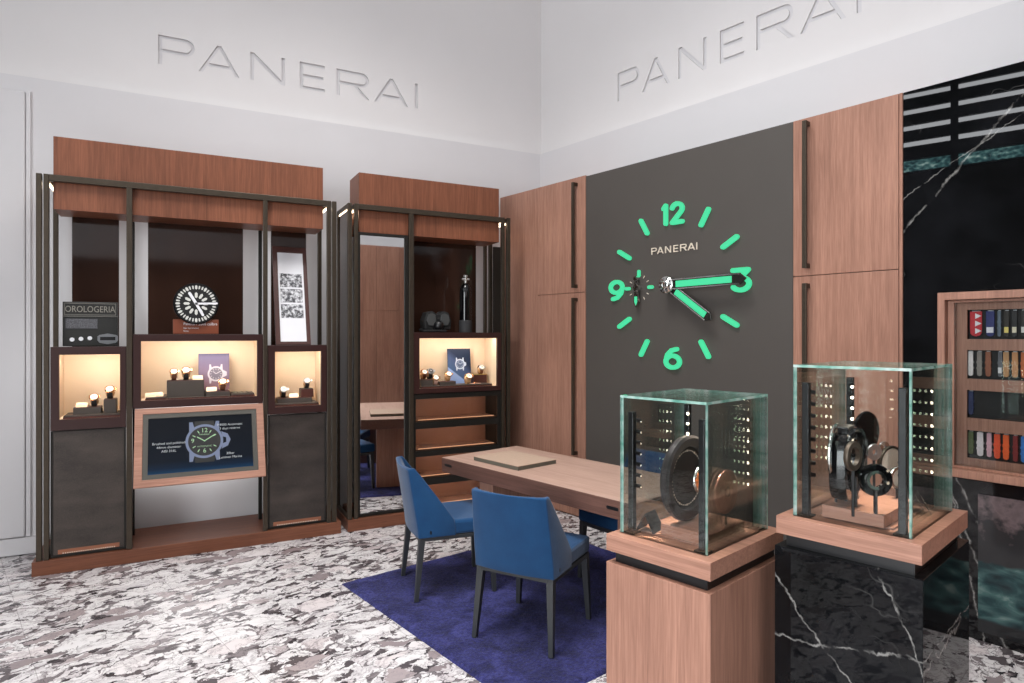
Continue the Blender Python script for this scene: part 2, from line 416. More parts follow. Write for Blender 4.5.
# ================================================================== THE ROOM
mb = MB(); mb.box(-4.6, 6.2, -4.6, 6.2, -.05, 0); struct('floor', mb, M['floor'])
mb = MB(); mb.box(-4.6, 6.2, -4.6, 6.2, 5.9, 5.95); struct('ceiling', mb, M['ceil'])
ZL = 3.487
mb = MB(); mb.box(-4.2, 3.75, 5.786, 5.812, 0, ZL); mb.box(-4.2, 3.8, 5.86, 5.95, 0, 5.9); struct('wall_left', mb, M['white_low'])
mb = outline_mb([[(-4.2,ZL-.15),(3.42,ZL-.15),(3.42,5.9),(-4.2,5.9)]] + word(-.126, 3.767, .236, 2.187), .016, 5.842)
struct('wall_left_upper', mb, M['white'])
mb = MB(); mb.box(-.6, 9.6, .457, .483, 2.2, ZL); mb.box(-.6, 9.6, .531, .62, 0, 5.9); struct('wall_right', mb, M['white_low'], FR_R)
mb = outline_mb([[(.035,ZL-.15),(9.6,ZL-.15),(9.6,5.9),(.035,5.9)]] + word(1.109, 3.767, .262, 2.15), .016, .513)
struct('wall_right_upper', mb, M['white'], FR_R)
mb = MB(); mb.box(-4.2, 3.4, 5.814, 5.838, ZL-.035, ZL-.022); struct('trim_1', mb, M['cove'])
mb = MB(); mb.box(.0, 9.6, .485, .511, ZL-.035, ZL-.022); struct('trim_2', mb, M['cove'], FR_R)
# raised panel edge and skirting on the far left
xt = PX(26, 5.786)
mb = MB(); mb.box(-4.2, xt, 5.752, 5.784, .135, 3.37); struct('trim_3', mb, M['white_low'], bevel=.012)
mb = MB(); mb.box(xt+.004, PX(31,5.786), 5.762, 5.784, .135, 3.375); struct('trim_4', mb, M['white_low'])
mb = MB(); mb.box(-4.2, -.83, 5.755, 5.784, .012, .13); struct('baseboard_left', mb, M['white_low'])
# black marble cladding with the opening of the strap cabinet
def A_(px, py): return AL(px, py)
up = [lin(A_(1024,92), A_(904,230), .006), lin(A_(972,149), A_(916,189), .003)]
lowv = [lin(A_(955.6,479), A_(1023,610), .006), lin(A_(980,573), A_(1005.6,648), .006), lin(A_(971,582), A_(984,642), .005)]
# long veins only on their own half of the slab
def marble_half(name, lines, **kw): return m_black_marble(name, lines, **kw)
M['mb_up'] = marble_half('black_marble_upper', up, freq=1.3, thin=.005, rough=.012, spec=.8)
M['mb_low'] = marble_half('black_marble_lower', lowv, freq=1.3, thin=.005, rough=.05)
mb = MB(); mb.frame(3.681, 8.5, .838, 2.975, (.176, 3.4, .004, 2.975-1.834), .002, .44); struct('wall_marble', mb, M['mb_up'], FR_R)
mb = MB(); mb.box(3.681, 8.5, .002, .44, 0, .834); struct('wall_marble_base', mb, M['mb_low'], FR_R)
# the shop's other sides (seen only in reflections): dark panelling under a louvred clerestory, an open glazed front
mb = MB(); mb.box(-4.3, -4.2, .85, 5.9, 0, 4.2); mb.box(-4.3,-4.2,-4.5,-3.6,0,5.9); struct('wall_window', mb, M['dark_wall'])
mb = MB()
for k in range(5): mb.box(-4.24, -4.18, -3.6, 5.8, 4.46 + .26*k, 4.46 + .26*k + .175)
for y in (-3.6, -2.0, -.4, 1.2, 2.5, 4.1, 5.7): mb.box(-4.25, -4.17, y-.05, y+.05, 4.2, 5.9)
mb.box(-4.25,-4.17,-3.6,5.8,4.2,4.23); mb.box(-4.25,-4.17,-3.6,5.8,4.42,4.5)
struct('window_1', mb, M['blackmatte'])
mb = MB()
for y in (-3.55, -2.1, -.65, .80): mb.box(-4.26, -4.16, y-.04, y+.04, 0, 4.2)
struct('window_2', mb, M['blackmatte'])
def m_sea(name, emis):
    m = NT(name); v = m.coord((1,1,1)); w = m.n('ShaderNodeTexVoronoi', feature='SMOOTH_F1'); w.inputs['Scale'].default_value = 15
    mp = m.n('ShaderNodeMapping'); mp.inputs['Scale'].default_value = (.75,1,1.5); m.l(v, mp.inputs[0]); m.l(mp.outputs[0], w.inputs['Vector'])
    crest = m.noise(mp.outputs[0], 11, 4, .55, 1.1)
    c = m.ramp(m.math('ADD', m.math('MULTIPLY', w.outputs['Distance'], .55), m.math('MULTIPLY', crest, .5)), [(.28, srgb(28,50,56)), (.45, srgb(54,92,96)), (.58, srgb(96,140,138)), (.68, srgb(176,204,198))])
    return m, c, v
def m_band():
    m, c, v = m_sea('teal_mosaic_glow', 0); m.set(col=c, rough=.3); m.p.inputs['Emission Strength'].default_value = 14; m.l(c, m.p.inputs['Emission Color']); return m.mat  # mosaic given a glow of its own so its reflection shows bright
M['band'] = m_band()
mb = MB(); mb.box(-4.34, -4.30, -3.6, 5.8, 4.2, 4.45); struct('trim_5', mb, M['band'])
mb = MB(); mb.box(-4.6, 6.2, -4.6, -4.5, 0, 3.2); struct('wall_back', mb, M['dark_wall'])
mb = MB(); mb.box(-4.6, 6.2, -4.6, -4.5, 3.2, 5.9); struct('wall_back_upper', mb, M['white'])

# ------------------------------------------------------------------ picture panel in the marble base
def m_wave_panel():
    m, c, v = m_sea('wave_picture', 0); o = m.sep(v)
    n = m.noise(v, 9, 4, .6)
    top = m.ramp(m.math('ADD', m.math('MULTIPLY', n, .5), m.math('MULTIPLY', o[2], .6)), [(.3, srgb(52,52,54)), (.58, srgb(48,48,50)), (.66, srgb(110,96,98)), (.8, srgb(58,54,56))])
    fac = m.ramp(m.math('ADD', o[2], m.math('MULTIPLY', m.math('SUBTRACT', n, .5), .06)), [(.36,(0,0,0)), (.375,(1,1,1))])
    low = m.ramp(o[2], [(.06,(0,0,0)), (.075,(1,1,1))])
    dark = m.mix(.55, c, (0.005,.012,.014,1))
    col = m.mix(fac, m.mix(low, srgb(34,36,38), dark), top)
    m.set(col=col, rough=.08, spec=.5); return m.mat
mb = MB(); mb.box(4.036, 5.2, -.006, 0, .05, .768)
single('wave_picture_panel', mb, m_wave_panel(), 'glossy picture panel of teal waves set in the black marble base', 'picture panel', FR_R, (4.036,0,.05))

# ================================================================== RIGHT WALL: TALL CABINETS
def door_with_handle(root, a0, a1, z0, z1, ah, hz0, hz1):
    mb = MB(); mb.box(a0, a1, -.004, .02, z0, z1); d = part(root, 'door', mb, M['wood'], .0015)
    mb = MB(); mb.box(ah-.014, ah+.014, -.062, -.044, hz0, hz1)
    for z in (hz0, hz1-.03): mb.box(ah-.012, ah+.012, -.046, -.005, z, z+.03)
    part(d, 'handle', mb, M['bronze'], .002)
t = thing('tall_cabinet', 'full-height oak veneer cabinet between the white wall and the clock panel', 'cabinet', FR_R, (.6,0,0))
mb = MB(); mb.prism([(.575,.024),(1.196,.024),(1.196,.44),(.575,.44)], 0, 2.985, 'z'); part(t, 'carcass', mb, M['wood'])
mb = MB(); mb.prism([(.003,0),(.571,0),(.571,.43),(.097,.43)], 0, 2.985, 'z'); part(t, 'filler_panel', mb, M['wood'])
door_with_handle(t, .577, 1.195, 1.975, 2.985, 1.092, 2.012, 2.935)
door_with_handle(t, .577, 1.195, .01, 1.970, 1.092, .55, 1.925)
t = thing('tall_cabinet', 'full-height oak veneer cabinet between the clock panel and the black marble', 'cabinet', FR_R, (3.35,0,0))
mb = MB(); mb.box(3.042, 3.657, .024, .44, 0, 2.975); part(t, 'carcass', mb, M['wood'])
mb = MB(); mb.box(3.661, 3.678, -.004, .43, 0, 2.975); part(t, 'end_strip', mb, M['wood'])
door_with_handle(t, 3.042, 3.657, 1.977, 2.975, 3.140, 2.02, 2.945)
door_with_handle(t, 3.042, 3.657, .01, 1.972, 3.140, .55, 1.925)

# the next cabinets of the row, just outside the picture and seen in the mirror
t = thing('tall_cabinet', 'oak veneer cabinet beside the camera, seen only in the tall mirror', 'cabinet', FR_W, (2.8,.7,0))
mb = MB(); mb.box(2.34, 3.80, .50, .846, 0, 2.975); part(t, 'carcass', mb, M['wood'])
for x0 in (2.345, 2.72, 3.095, 3.47):
    for z0, z1 in ((.01,1.972), (1.977,2.97)):
        mb = MB(); mb.box(x0, x0+.371, .846, .868, z0, z1); d = part(t, 'door', mb, M['wood'], .0015)

# ------------------------------------------------------------------ clock panel and clock
mb = MB(); mb.box(1.199, 3.038, 0, .44, 0, 2.975)
single('clock_panel', mb, M['grey_panel'], 'dark grey full-height wall panel behind the green clock', 'wall panel', FR_R, (2.1,0,0))
CA, CZ = 2.116, 1.974
t = thing('wall_clock', 'huge wall clock with glowing green numerals and two hands', 'clock', FR_R, (CA,0,CZ))
def glyph(strokes, cx, cz, w, h, sw):
    mb = MB()
    for st in strokes: mb.ribbon([(cx + (x-.5)*(w-sw), cz + (z-.5)*(h-sw)) for x, z in st], sw, -.022, -.001)
    return mb
def circ(cx, cz, rx, rz, a0, a1, n=18): return [(cx+rx*math.cos(R(a0+(a1-a0)*i/n)), cz+rz*math.sin(R(a0+(a1-a0)*i/n))) for i in range(n+1)]
SW = .032
one = [[(-.03,.84),(.09,1)], [(.09,1),(.09,0)]]
two = [circ(.72,.72,.28,.28,165,-35,14) + [(.45,.0)], [(.45,0),(1.0,0)]]
part(t, 'numeral', glyph(one + two, CA, CZ+.543, .196, .170, SW), M['green'])
three = [[(.02,1),(.92,1)], [(.92,1),(.42,.60)], circ(.48,.31,.50,.31,80,-150,18)]
part(t, 'numeral', glyph(three, CA+.562, CZ+.004, .158, .170, SW), M['green'])
six = [circ(.5,.32,.5,.32,90,450,26), [(.80,1.0),(.42,.92),(.12,.68),(.0,.36)]]
part(t, 'numeral', glyph(six, CA-.004, CZ-.550, .156, .172, SW), M['green'])
nine = [circ(.5,.68,.5,.32,90,450,26), [(.20,0),(.58,.08),(.88,.32),(1.0,.64)]]
part(t, 'numeral', glyph(nine, CA-.560, CZ-.008, .158, .172, SW), M['green'])
for k in (1,2,4,5,7,8,10,11):
    a = R(30*k); mb = MB(); r0, r1 = .473+.017, .628-.017
    mb.ribbon([(CA+r0*math.sin(a), CZ+r0*math.cos(a)), (CA+r1*math.sin(a), CZ+r1*math.cos(a))], .034, -.022, -.001)
    part(t, 'hour_marker', mb, M['green'])
mb = outline_mb(word(1.908, 2.226, .052, .416, .14), .008, -.008); part(t, 'wordmark', mb, M['ivory'])
def hand(name, ang, r0, r1, w, d0, d1, gi0, gi1, gw):
    a = R(ang); rot = Matrix.Translation((CA,0,CZ)) @ Matrix.Rotation(a - PI/2, 4, 'Y')   # drawn along +x
    mb = MB(); tip = w*.62
    mb.prism([(r0,-w/2),(r1-tip,-w/2),(r1,0),(r1-tip,w/2),(r0,w/2)], d0, d1, 'y'); mb.xf(rot)
    h = part(t, name, mb, M['hand_frame'], .004)
    mb = MB()
    for s in (-1, 1): mb.prism([(r0,s*w*.47),(r1-tip,s*w*.47),(r1-tip,s*w*.36),(r0,s*w*.36)], d0-.003, d0, 'y')
    mb.xf(rot); part(h, 'rail', mb, M['chrome'])
    mb = MB(); mb.prism([(gi0,-gw/2),(gi1,-gw/2),(gi1,gw/2),(gi0,gw/2)], d0-.004, d0, 'y'); mb.xf(rot)
    part(h, 'luminous_inlay', mb, M['green'])
    return h
M['hand_frame'] = plain('hand_frame_dark', srgb(60,58,56), .25, .7)
hand('minute_hand', 89.4, .02, .655, .082, -.10, -.088, .09, .545, .046)
hand('hour_hand', 125.5, .02, .465, .076, -.082, -.070, .09, .40, .044)
mb = MB(); mb.smooth = True
Mh = Matrix.Translation((CA,0,CZ)) @ Matrix.Rotation(PI/2, 4, 'X')
mb.lathe([(.052,0),(.052,.06),(.066,.066),(.066,.098),(.060,.106),(.036,.108),(.034,.118),(.02,.122)], 36, Mh)
hb = part(t, 'hub', mb, M['chrome'])
mb = MB()
for k in range(10):
    a = 2*PI*k/10; mb.disc(.008, .106, .112, 10, Mh @ Matrix.Translation((.048*math.cos(a), .048*math.sin(a), 0)))
part(hb, 'screw', mb, M['steel'])
# small seconds at nine
SA, SZ = AL(639.5, 288)
for k in range(12):
    a = R(30*k)
    if k in (0, 3, 9): continue
    mb = MB()
    mb.ribbon([(SA+.088*math.sin(a), SZ+.088*math.cos(a)), (SA+.106*math.sin(a), SZ+.106*math.cos(a))], .005, -.006, -.001, 3); part(t, 'small_seconds_tick', mb, M['ivory'])
for k in (0, 3, 9):
    a = R(30*k); mb = MB()
    mb.ribbon([(SA+.10*math.sin(a), SZ+.10*math.cos(a)), (SA+.13*math.sin(a), SZ+.13*math.cos(a))], .026, -.014, -.001)
    part(t, 'small_seconds_marker', mb, M['green'])
mb = MB(); Ms = Matrix.Translation((SA,0,SZ)) @ Matrix.Rotation(PI/2, 4, 'X')
mb.disc(.026, 0, .05, 20, Ms); mb.disc(.018, 0, .046, 16, Matrix.Translation((-.01,0,.075)) @ Ms)
mb.prism([(SA-.012,SZ+.07),(SA+.012,SZ+.07),(SA+.022,SZ-.06),(SA+.024,SZ-.11),(SA,SZ-.16),(SA-.024,SZ-.11),(SA-.02,SZ-.06)], -.046, -.038, 'y')
sh = part(t, 'small_seconds_hand', mb, M['chrome'])
mb = MB(); mb.prism([(SA-.012,SZ-.07),(SA+.012,SZ-.07),(SA+.013,SZ-.11),(SA,SZ-.14),(SA-.013,SZ-.11)], -.049, -.046, 'y'); part(sh, 'luminous_inlay', mb, M['green'])

# ------------------------------------------------------------------ strap cabinet in the marble wall
t = thing('strap_cabinet', 'wood framed wall cabinet with rows of coloured watch straps', 'cabinet', FR_R, (3.86,0,.84))
A0, A1, Z0, Z1 = 3.859, 5.098, .844, 1.828
mb = MB(); mb.frame(A0, A1, Z0, Z1, (.034,.034,.04,.04), -.035, .20); part(t, 'frame', mb, M['wood'], .002)
mb = MB(); mb.frame(A0+.036, A1-.036, Z0+.042, Z1-.042, (.028,.028,.012,.012), .012, .05); part(t, 'door_frame', mb, M['wood'])
rows = [(AL(967,b,-.07)[1], AL(967,a,-.07)[1]) for a, b in ((310,339), (350,378.5), (390,417.5), (430,457.5))]
AO = AL(967,310,-.07)[0]
mb = outline_mb([[(A0+.036,Z0+.042),(A1-.036,Z0+.042),(A1-.036,Z1-.042),(A0+.036,Z1-.042)]] + [[(AO,z0),(5.0,z0),(5.0,z1),(AO,z1)] for z0, z1 in rows], .012, .07)
part(t, 'face_panel', mb, M['wood'])
for z0, z1 in rows:
    mb = MB(); mb.box(AO-.009, 5.01, .112, .125, z0-.008, z1+.008); mb.box(AO-.009, 5.01, .084, .112, z0-.008, z0-.001); mb.box(AO-.009, 5.01, .084, .112, z1+.001, z1+.008)
    mb.box(AO-.009, AO-.001, .084, .112, z0-.001, z1+.001); mb.box(5.001, 5.01, .084, .112, z0-.001, z1+.001)
    part(t, 'strap_tray', mb, M['blackmatte'])
mb = MB(); mb.box(A0+.062, A1-.062, .03, .035, Z0+.052, Z1-.052); part(t, 'glass_door', mb, M['glass'])
def strap(ax0, ax1, z0, z1, rgb, label, group, keeper=True, extra=None):
    w = ax1-ax0; x = (ax0+ax1)/2; m = plain('strap_'+'_'.join(map(str, rgb)), srgb(*rgb), .6, var=.08, scale=60)
    s = thing('watch_strap', label, 'watch strap', FR_R, (x,.105,z0), group)
    pts = [(x-w/2,z1),(x+w/2,z1),(x+w/2,z0+w*.8)] + [(x+w/2*math.cos(R(q)), z0+w*.5+w*.5*math.sin(R(q))) for q in (-20,-50,-90,-130,-160)] + [(x-w/2,z0+w*.8)]
    mb = MB(); mb.prism(pts, .098, .106, 'y'); b = part(s, 'band', mb, m, .0015)
    if keeper:
        zk = z0 + (z1-z0)*.52; mb = MB(); mb.box(x-w*.56, x+w*.56, .095, .109, zk, zk+.012); part(s, 'keeper', mb, m); mb = MB(); mb.box(x-w*.56, x+w*.56, .095, .109, zk-.03, zk-.02); part(s, 'keeper', mb, m)
    mb = MB(); mb.box(x-w*.34, x+w*.34, .105, .112, z1-.004, z1+.004); part(s, 'hanging_peg', mb, M['steel'])
    if extra: extra(s, x, w, z0, z1)
def ap(px): return AL(px, 440, -.10)[0]
def sz(py): return AL(975, py, -.10)[1]
g4, g2, g1, g3 = 'straps in the bottom row', 'straps in the second row', 'straps in the top row', 'straps in the third row'
for (p0, p1, rgb, name, e) in [(968.3,973.5,(88,98,62),'olive green watch strap at the left end of the bottom row', 0), (977,983.3,(222,214,216),'white watch strap beside the olive one in the bottom row', -.014),
        (986.8,991.6,(214,168,180),'pale pink watch strap in the bottom row', -.012), (994,1000.2,(232,84,44),'red-orange watch strap beside the pink one', -.022),
        (1003,1009,(240,100,40),'bright orange watch strap between a red-orange and a dark red one', -.022), (1013,1018,(128,32,32),'dark red watch strap in the bottom row', -.03),
        (1021,1027,(52,124,206),'bright blue watch strap beside the dark red one', -.03)]:
    strap(ap(p0), ap(p1), sz(454.5)+e*.4, sz(432), rgb, name, g4)
def tip(rgb):
    def f(s, x, w, z0, z1):
        mb = MB(); mb.box(x-w*.4, x+w*.4, .093, .098, z0+.02, z0+.05); part(s, 'metal_tip', mb, plain('tip_%d' % rgb[0], srgb(*rgb), .4))
    return f
for (p0, p1, rgb, name, ex) in [(968,973.2,(224,218,216),'white watch strap at the left end of the second row', None), (977,982,(132,126,120),'grey watch strap beside the white one in the second row', None),
        (985.5,991,(140,84,60),'chestnut brown watch strap in the second row', None), (998,1002.5,(96,98,104),'slate grey watch strap with a pale tip in the second row', tip((214,214,214))),
        (1003.2,1009,(186,142,98),'tan watch strap beside the slate one in the second row', None), (1012,1018,(196,140,92),'honey tan watch strap in the second row', None), (1021,1027,(190,104,58),'rust brown watch strap in the second row', None)]:
    strap(ap(p0), ap(p1), sz(376), sz(351.5), rgb, name, g2, True, ex)
def checks(s, x, w, z0, z1):
    mb = MB()
    for k in range(3): mb.prism([(x-.002,z0+.015+.04*k),(x+w*.48,z0+.03+.04*k),(x-.002,z0+.045+.04*k)], .093, .098, 'y')
    part(s, 'white_triangles', mb, M['paper'])
for (p0, p1, rgb, name, ex) in [(970,982,(190,42,52),'wide red watch strap with white triangles in the top row', checks), (986,994.5,(40,46,104),'navy watch strap with a pale mark in the top row', tip((224,224,230))),
        (997.5,1001,(96,110,124),'blue-grey narrow watch strap in the top row', None), (1004,1009.2,(44,40,36),'black watch strap with a yellow tip in the top row', tip((226,206,110))),
        (1012,1017.2,(36,36,38),'black watch strap with a cream tip in the top row', tip((232,224,196))), (1021,1027,(48,46,44),'charcoal watch strap with a white tip in the top row', tip((230,228,222)))]:
    strap(ap(p0), ap(p1), sz(336.5), sz(311.5), rgb, name, g1, ex is None, ex)
strap(ap(968.5), ap(973.5), sz(415), sz(391.5), (34,44,84), 'navy watch strap at the left end of the third row', g3)

# ================================================================== LEFT WALL: DISPLAY CABINETS
YF = 5.24
def X(px, y=YF): return PX(px, y)
def Zp(px, py, y=YF): return PY(px, py, y).z
HB, HT = 2.452, 2.945
def post(root, x0, x1, y0=5.222, y1=5.258, z0=.096, z1=2.676, name='post', mat=None):
    mb = MB(); mb.box(x0, x1, y0, y1, z0, z1); return part(root, name, mb, mat or M['bronze'], .003)
def loop(root, x0, x1):                                       # front post, rear post and the two rails between
    post(root, x0, x1); post(root, x0, x1, 5.60, 5.634)
    mb = MB(); mb.box(x0, x1, 5.26, 5.598, 2.636, 2.674); part(root, 'side_rail', mb, M['bronze'], .003)
    mb = MB(); mb.box(x0, x1, 5.26, 5.598, .096, .130); part(root, 'side_rail', mb, M['bronze'], .003)
    mb = MB(); mb.box((x0+x1)/2-.006, (x0+x1)/2+.006, 5.27, 5.59, 2.622, 2.634); part(root, 'light_strip', mb, M['warm'])
def niche(root, x0, x1, z0, z1, ox0, ox1, oz0, oz1, y0=5.236, y1=5.55):
    mb = MB(); mb.frame(x0, x1, z0, z1, (ox0-x0, x1-ox1, oz0-z0, z1-oz1), y0, y0+.03)
    mb.frame(x0+.004, x1-.004, z0+.004, z1-.004, .012, y0+.03, y1); mb.box(x0+.004, x1-.004, y1, y1+.012, z0+.004, z1-.004)
    d = part(root, 'display_niche', mb, M['burg'], .002)
    a, b, c, e = ox0-.012, ox1+.012, oz0-.002, oz1+.018
    mb = MB(); mb.box(a, b, y1-.012, y1-.006, c, e); mb.box(a-.008, a, y0+.032, y1-.006, c, e); mb.box(b, b+.008, y0+.032, y1-.006, c, e)
    mb.box(a, b, y0+.032, y1-.012, c-.006, c); mb.box(a, b, y0+.032, y1-.012, e, e+.006)
    part(d, 'lining', mb, M['cream'])
    mb = MB(); mb.box(a+.01, b-.01, y0+.036, y0+.046, oz1+.006, oz1+.014); part(d, 'light_strip', mb, M['warm'])
    L = bpy.data.lights.new('niche_light', 'AREA'); L.shape = 'RECTANGLE'; L.size = (b-a)*.92; L.size_y = .03; L.energy = 7.6*(b-a)**.8; L.color = (1,.90,.80)
    o = bpy.data.objects.new('niche_light', L); COL.objects.link(o); o.location = ((a+b)/2, y0+.065, oz1+.013); o.rotation_euler = (R(26), 0, 0)
    return d
def wall_glow(x0, x1, z0, z1, y, power):                      # hidden lamp added behind back panels and screen to brighten the wall
    L = bpy.data.lights.new('wall_fill_light', 'AREA'); L.shape = 'RECTANGLE'; L.size = x1-x0; L.size_y = z1-z0; L.energy = power; L.color = (1,.98,.96)
    o = bpy.data.objects.new('wall_fill_light', L); COL.objects.link(o); o.location = ((x0+x1)/2, y, (z0+z1)/2); o.rotation_euler = (R(90), 0, 0)
def smoked(root, p0, p1, z0, z1, y=5.56):
    wall_glow(X(p0,y)+.01, X(p1,y)-.01, z0+.02, z1-.02, y+.018, 6.5*(X(p1,y)-X(p0,y))*(z1-z0))
    mb = MB(); mb.box(X(p0,y), X(p1,y), y, y+.012, z0, z1); part(root, 'smoked_back_panel', mb, M['smoke'])

# ---- the wide cabinet
c1 = thing('display_cabinet', 'wide bronze-framed display cabinet with tilted screen on the left', 'cabinet', FR_W, (.17,5.215,0))
mb = MB(); mb.box(-.845, 1.180, 5.213, 5.76, 0, .095); part(c1, 'plinth', mb, M['wood_dark'], .003)
hx0, hx1 = X(53.3,5.27), X(323,5.27)
mb = MB(); mb.box(hx0, hx1, 5.27, 5.585, HB, HT); part(c1, 'header', mb, M['wood_shaded'], .0015)
post(c1, -.823, -.791, name='outer_post'); post(c1, 1.112, 1.146, name='outer_post')
for x0, x1 in ((-.782,-.752), (1.072,1.103)): loop(c1, x0, x1)
post(c1, -.308, -.272, 5.224); post(c1, .592, .624, 5.224)
post(c1, -.305, -.275, 5.57, 5.60, .096, 2.45, 'rear_post', M['bronze_dk']); post(c1, .595, .622, 5.57, 5.60, .096, 2.45, 'rear_post', M['bronze_dk'])
mb = MB(); mb.box(-.752, 1.072, 5.222, 5.258, 2.632, 2.676); part(c1, 'front_rail', mb, M['bronze'], .003)
smoked(c1, 72, 119, 1.50, HB); smoked(c1, 148, 243, 1.58, HB); smoked(c1, 271, 306, 1.50, HB)
niche(c1, -.746, -.310, .955, 1.520, -.698, -.347, 1.027, 1.466)
niche(c1, -.270, .590, 1.078, 1.606, -.220, .549, 1.132, 1.556)
niche(c1, .626, 1.070, .985, 1.521, .679, 1.026, 1.041, 1.470)
for x0, x1, z1 in ((-.746,-.311,.95), (.628,1.068,.978)):
    mb = MB(); mb.box(x0+.012, x1-.012, 5.252, 5.272, .115, z1-.006); d = part(c1, 'mesh_door', mb, M['mesh'])
    mb = MB(); mb.frame(x0, x1, .100, z1, (.012,.012,.014,.005), 5.246, 5.28); part(d, 'door_frame', mb, M['bronze_dk'])
    mb = MB(); mb.box(x0+.04, x1-.04, 5.249, 5.252, .118, .148); part(d, 'copper_strip', mb, plain('copper_strip', srgb(150,98,74), .4, .3))
    mb = MB()
    for k in range(24): mb.box(x0+.07+(x1-x0-.14)*k/23-.003, x0+.07+(x1-x0-.14)*k/23+.003, 5.247, 5.249, .120, .126)
    part(d, 'dotted_edge', mb, M['ivory'])
wall_glow(-.22, .55, .60, 1.03, 5.60, 13)  # added lamp behind the screen, brightens the wall below it
# tilted screen
bx0, bx1 = -.257, .590
Mt = Matrix.Translation((0, 5.232, 1.0775)) @ Matrix.Rotation(R(-20.5), 4, 'X')
SH = .555
sc = thing('video_screen', 'tilted wood-framed screen showing a steel watch, below the middle niche', 'screen', FR_W, (.17,5.1,.56))
mb = MB(); mb.frame(bx0, bx1, -SH, 0, (.05,.05,.05,.042), 0, .03); mb.xf(Mt); part(sc, 'wood_frame', mb, M['wood_h'], .002)
mb = MB(); mb.frame(bx0+.051, bx1-.051, -SH+.051, -.043, .032, .004, .028); mb.xf(Mt); part(sc, 'bezel', mb, plain('screen_bezel', srgb(70,68,62), .5))
mb = MB(); mb.box(bx0+.02, bx1-.02, .03, .055, -SH+.03, -.02); mb.box(.05, .29, .055, .30, -.30, -.12); mb.xf(Mt); part(sc, 'back_mount', mb, M['bronze_dk'])
def m_screen():
    m = NT('screen_glow'); v = m.coord(out='Generated'); o = m.sep(v)
    c = m.ramp(o[2], [(.0, srgb(18,58,92)), (.10, srgb(10,30,52)), (.22, srgb(6,14,26)), (.8, srgb(7,9,16))])
    m.set(col=(.004,.005,.007,1), rough=.12, spec=.15); m.l(c, m.p.inputs['Emission Color']); m.p.inputs['Emission Strength'].default_value = 1.9; return m.mat
mb = MB(); mb.box(bx0+.083, bx1-.083, .012, .026, -SH+.083, -.075); mb.xf(Mt); scr = part(sc, 'screen', mb, m_screen())
sx, szz = bx0+.083, -SH+.083; sw, sh_ = (bx1-bx0-.166), SH-.158
def spt(u, w): return (sx + u*sw, szz + w*sh_)
def flat(mbx, mat, name, y=.010): mbx.xf(Mt); return part(scr, name, mbx, mat)
E_case, E_dial, E_mark, E_txt = emit('screen_steel', srgb(128,140,172), 1.6), emit('screen_dial', srgb(14,18,18), 1), emit('screen_mark', srgb(176,214,170), 1.7), emit('screen_text', srgb(206,210,214), 1.7)
wx, wz = spt(.525, .535); wr = .124
Mw = Matrix.Translation((wx,0,wz)) @ Matrix.Rotation(PI/2, 4, 'X')
mb = MB(); mb.ring(wr*.84, wr, -.0110, -.0112, 44, Mw)
for sgx in (-1, 1):
    for sgz in (-1, 1): mb.prism([(wx+sgx*wr*.52, wz+sgz*wr*.78), (wx+sgx*wr*.80, wz+sgz*wr*.60), (wx+sgx*wr*.80, wz+sgz*wr*1.16), (wx+sgx*wr*.62, wz+sgz*wr*1.16)], .0108, .0112, 'y')
mb.prism([(wx+wr*.9,wz+wr*.52),(wx+wr*1.25,wz+wr*.36),(wx+wr*1.40,wz),(wx+wr*1.25,wz-wr*.36),(wx+wr*.9,wz-wr*.52),(wx+wr*.98,wz-wr*.2),(wx+wr*1.16,wz-wr*.14),(wx+wr*1.16,wz+wr*.14),(wx+wr*.98,wz+wr*.2)], .0108, .0112, 'y')
for v in mb.v: v.y = abs(v.y)
wi = flat(mb, E_case, 'watch_image')
mb = MB(); mb.prism(circ(wx, wz, wr*.86, wr*.86, 0, 351, 40), .0104, .0108, 'y'); mb.prism([(wx-wr*.55,wz+wr*.85),(wx+wr*.55,wz+wr*.85),(wx+wr*.5,wz+wr*1.2),(wx-wr*.5,wz+wr*1.2)], .0112, .0115, 'y')
mb.prism([(wx-wr*.55,wz-wr*.85),(wx+wr*.55,wz-wr*.85),(wx+wr*.5,wz-wr*1.24),(wx-wr*.5,wz-wr*1.24)], .0112, .0115, 'y'); flat(mb, E_dial, 'watch_dial_image')
mb = MB()
for k in range(12):
    a = R(30*k)
    if k % 3 == 0: continue
    mb.ribbon([(wx+wr*.56*math.sin(a), wz+wr*.56*math.cos(a)), (wx+wr*.70*math.sin(a), wz+wr*.70*math.cos(a))], .006, .0098, .0103, 3)
mb.ribbon([(wx-.002,wz),(wx+wr*.56,wz+wr*.36)], .007, .0094, .0098, 3); mb.ribbon([(wx+.002,wz),(wx-wr*.38,wz+wr*.26)], .007, .0094, .0098, 3)
for s2, px_, pz_ in (('12',0,.52), ('6',0,-.68), ('9',-.62,-.07)):
    q = text_mb(s2, .045, .0004); q.xf(Matrix.Translation((wx+wr*px_, .0098, wz+wr*pz_))); mb.merge(q)
for s2, zz in (('PANERAI', .36), ('AUTOMATIC', -.34)):
    q = text_mb(s2, .014, .0004, 1.2); q.xf(Matrix.Translation((wx, .0098, wz+wr*zz))); mb.merge(q)
flat(mb, E_mark, 'watch_marks_image')
for lines, u, w in ((('Brushed and polished','44mm diameter','AISI 316L'), .19, .52), (('P.9000 Automatic','3 days reserve'), .775, .80), (('30bar','Luminor Marina'), .775, .26)):
    mb = MB()
    for k, s2 in enumerate(lines):
        q = text_mb(s2, .024, .0004); p = spt(u, w); q.xf(Matrix.Translation((p[0], .0105, p[1]-.028*k))); mb.merge(q)
    flat(mb, E_txt, 'caption')

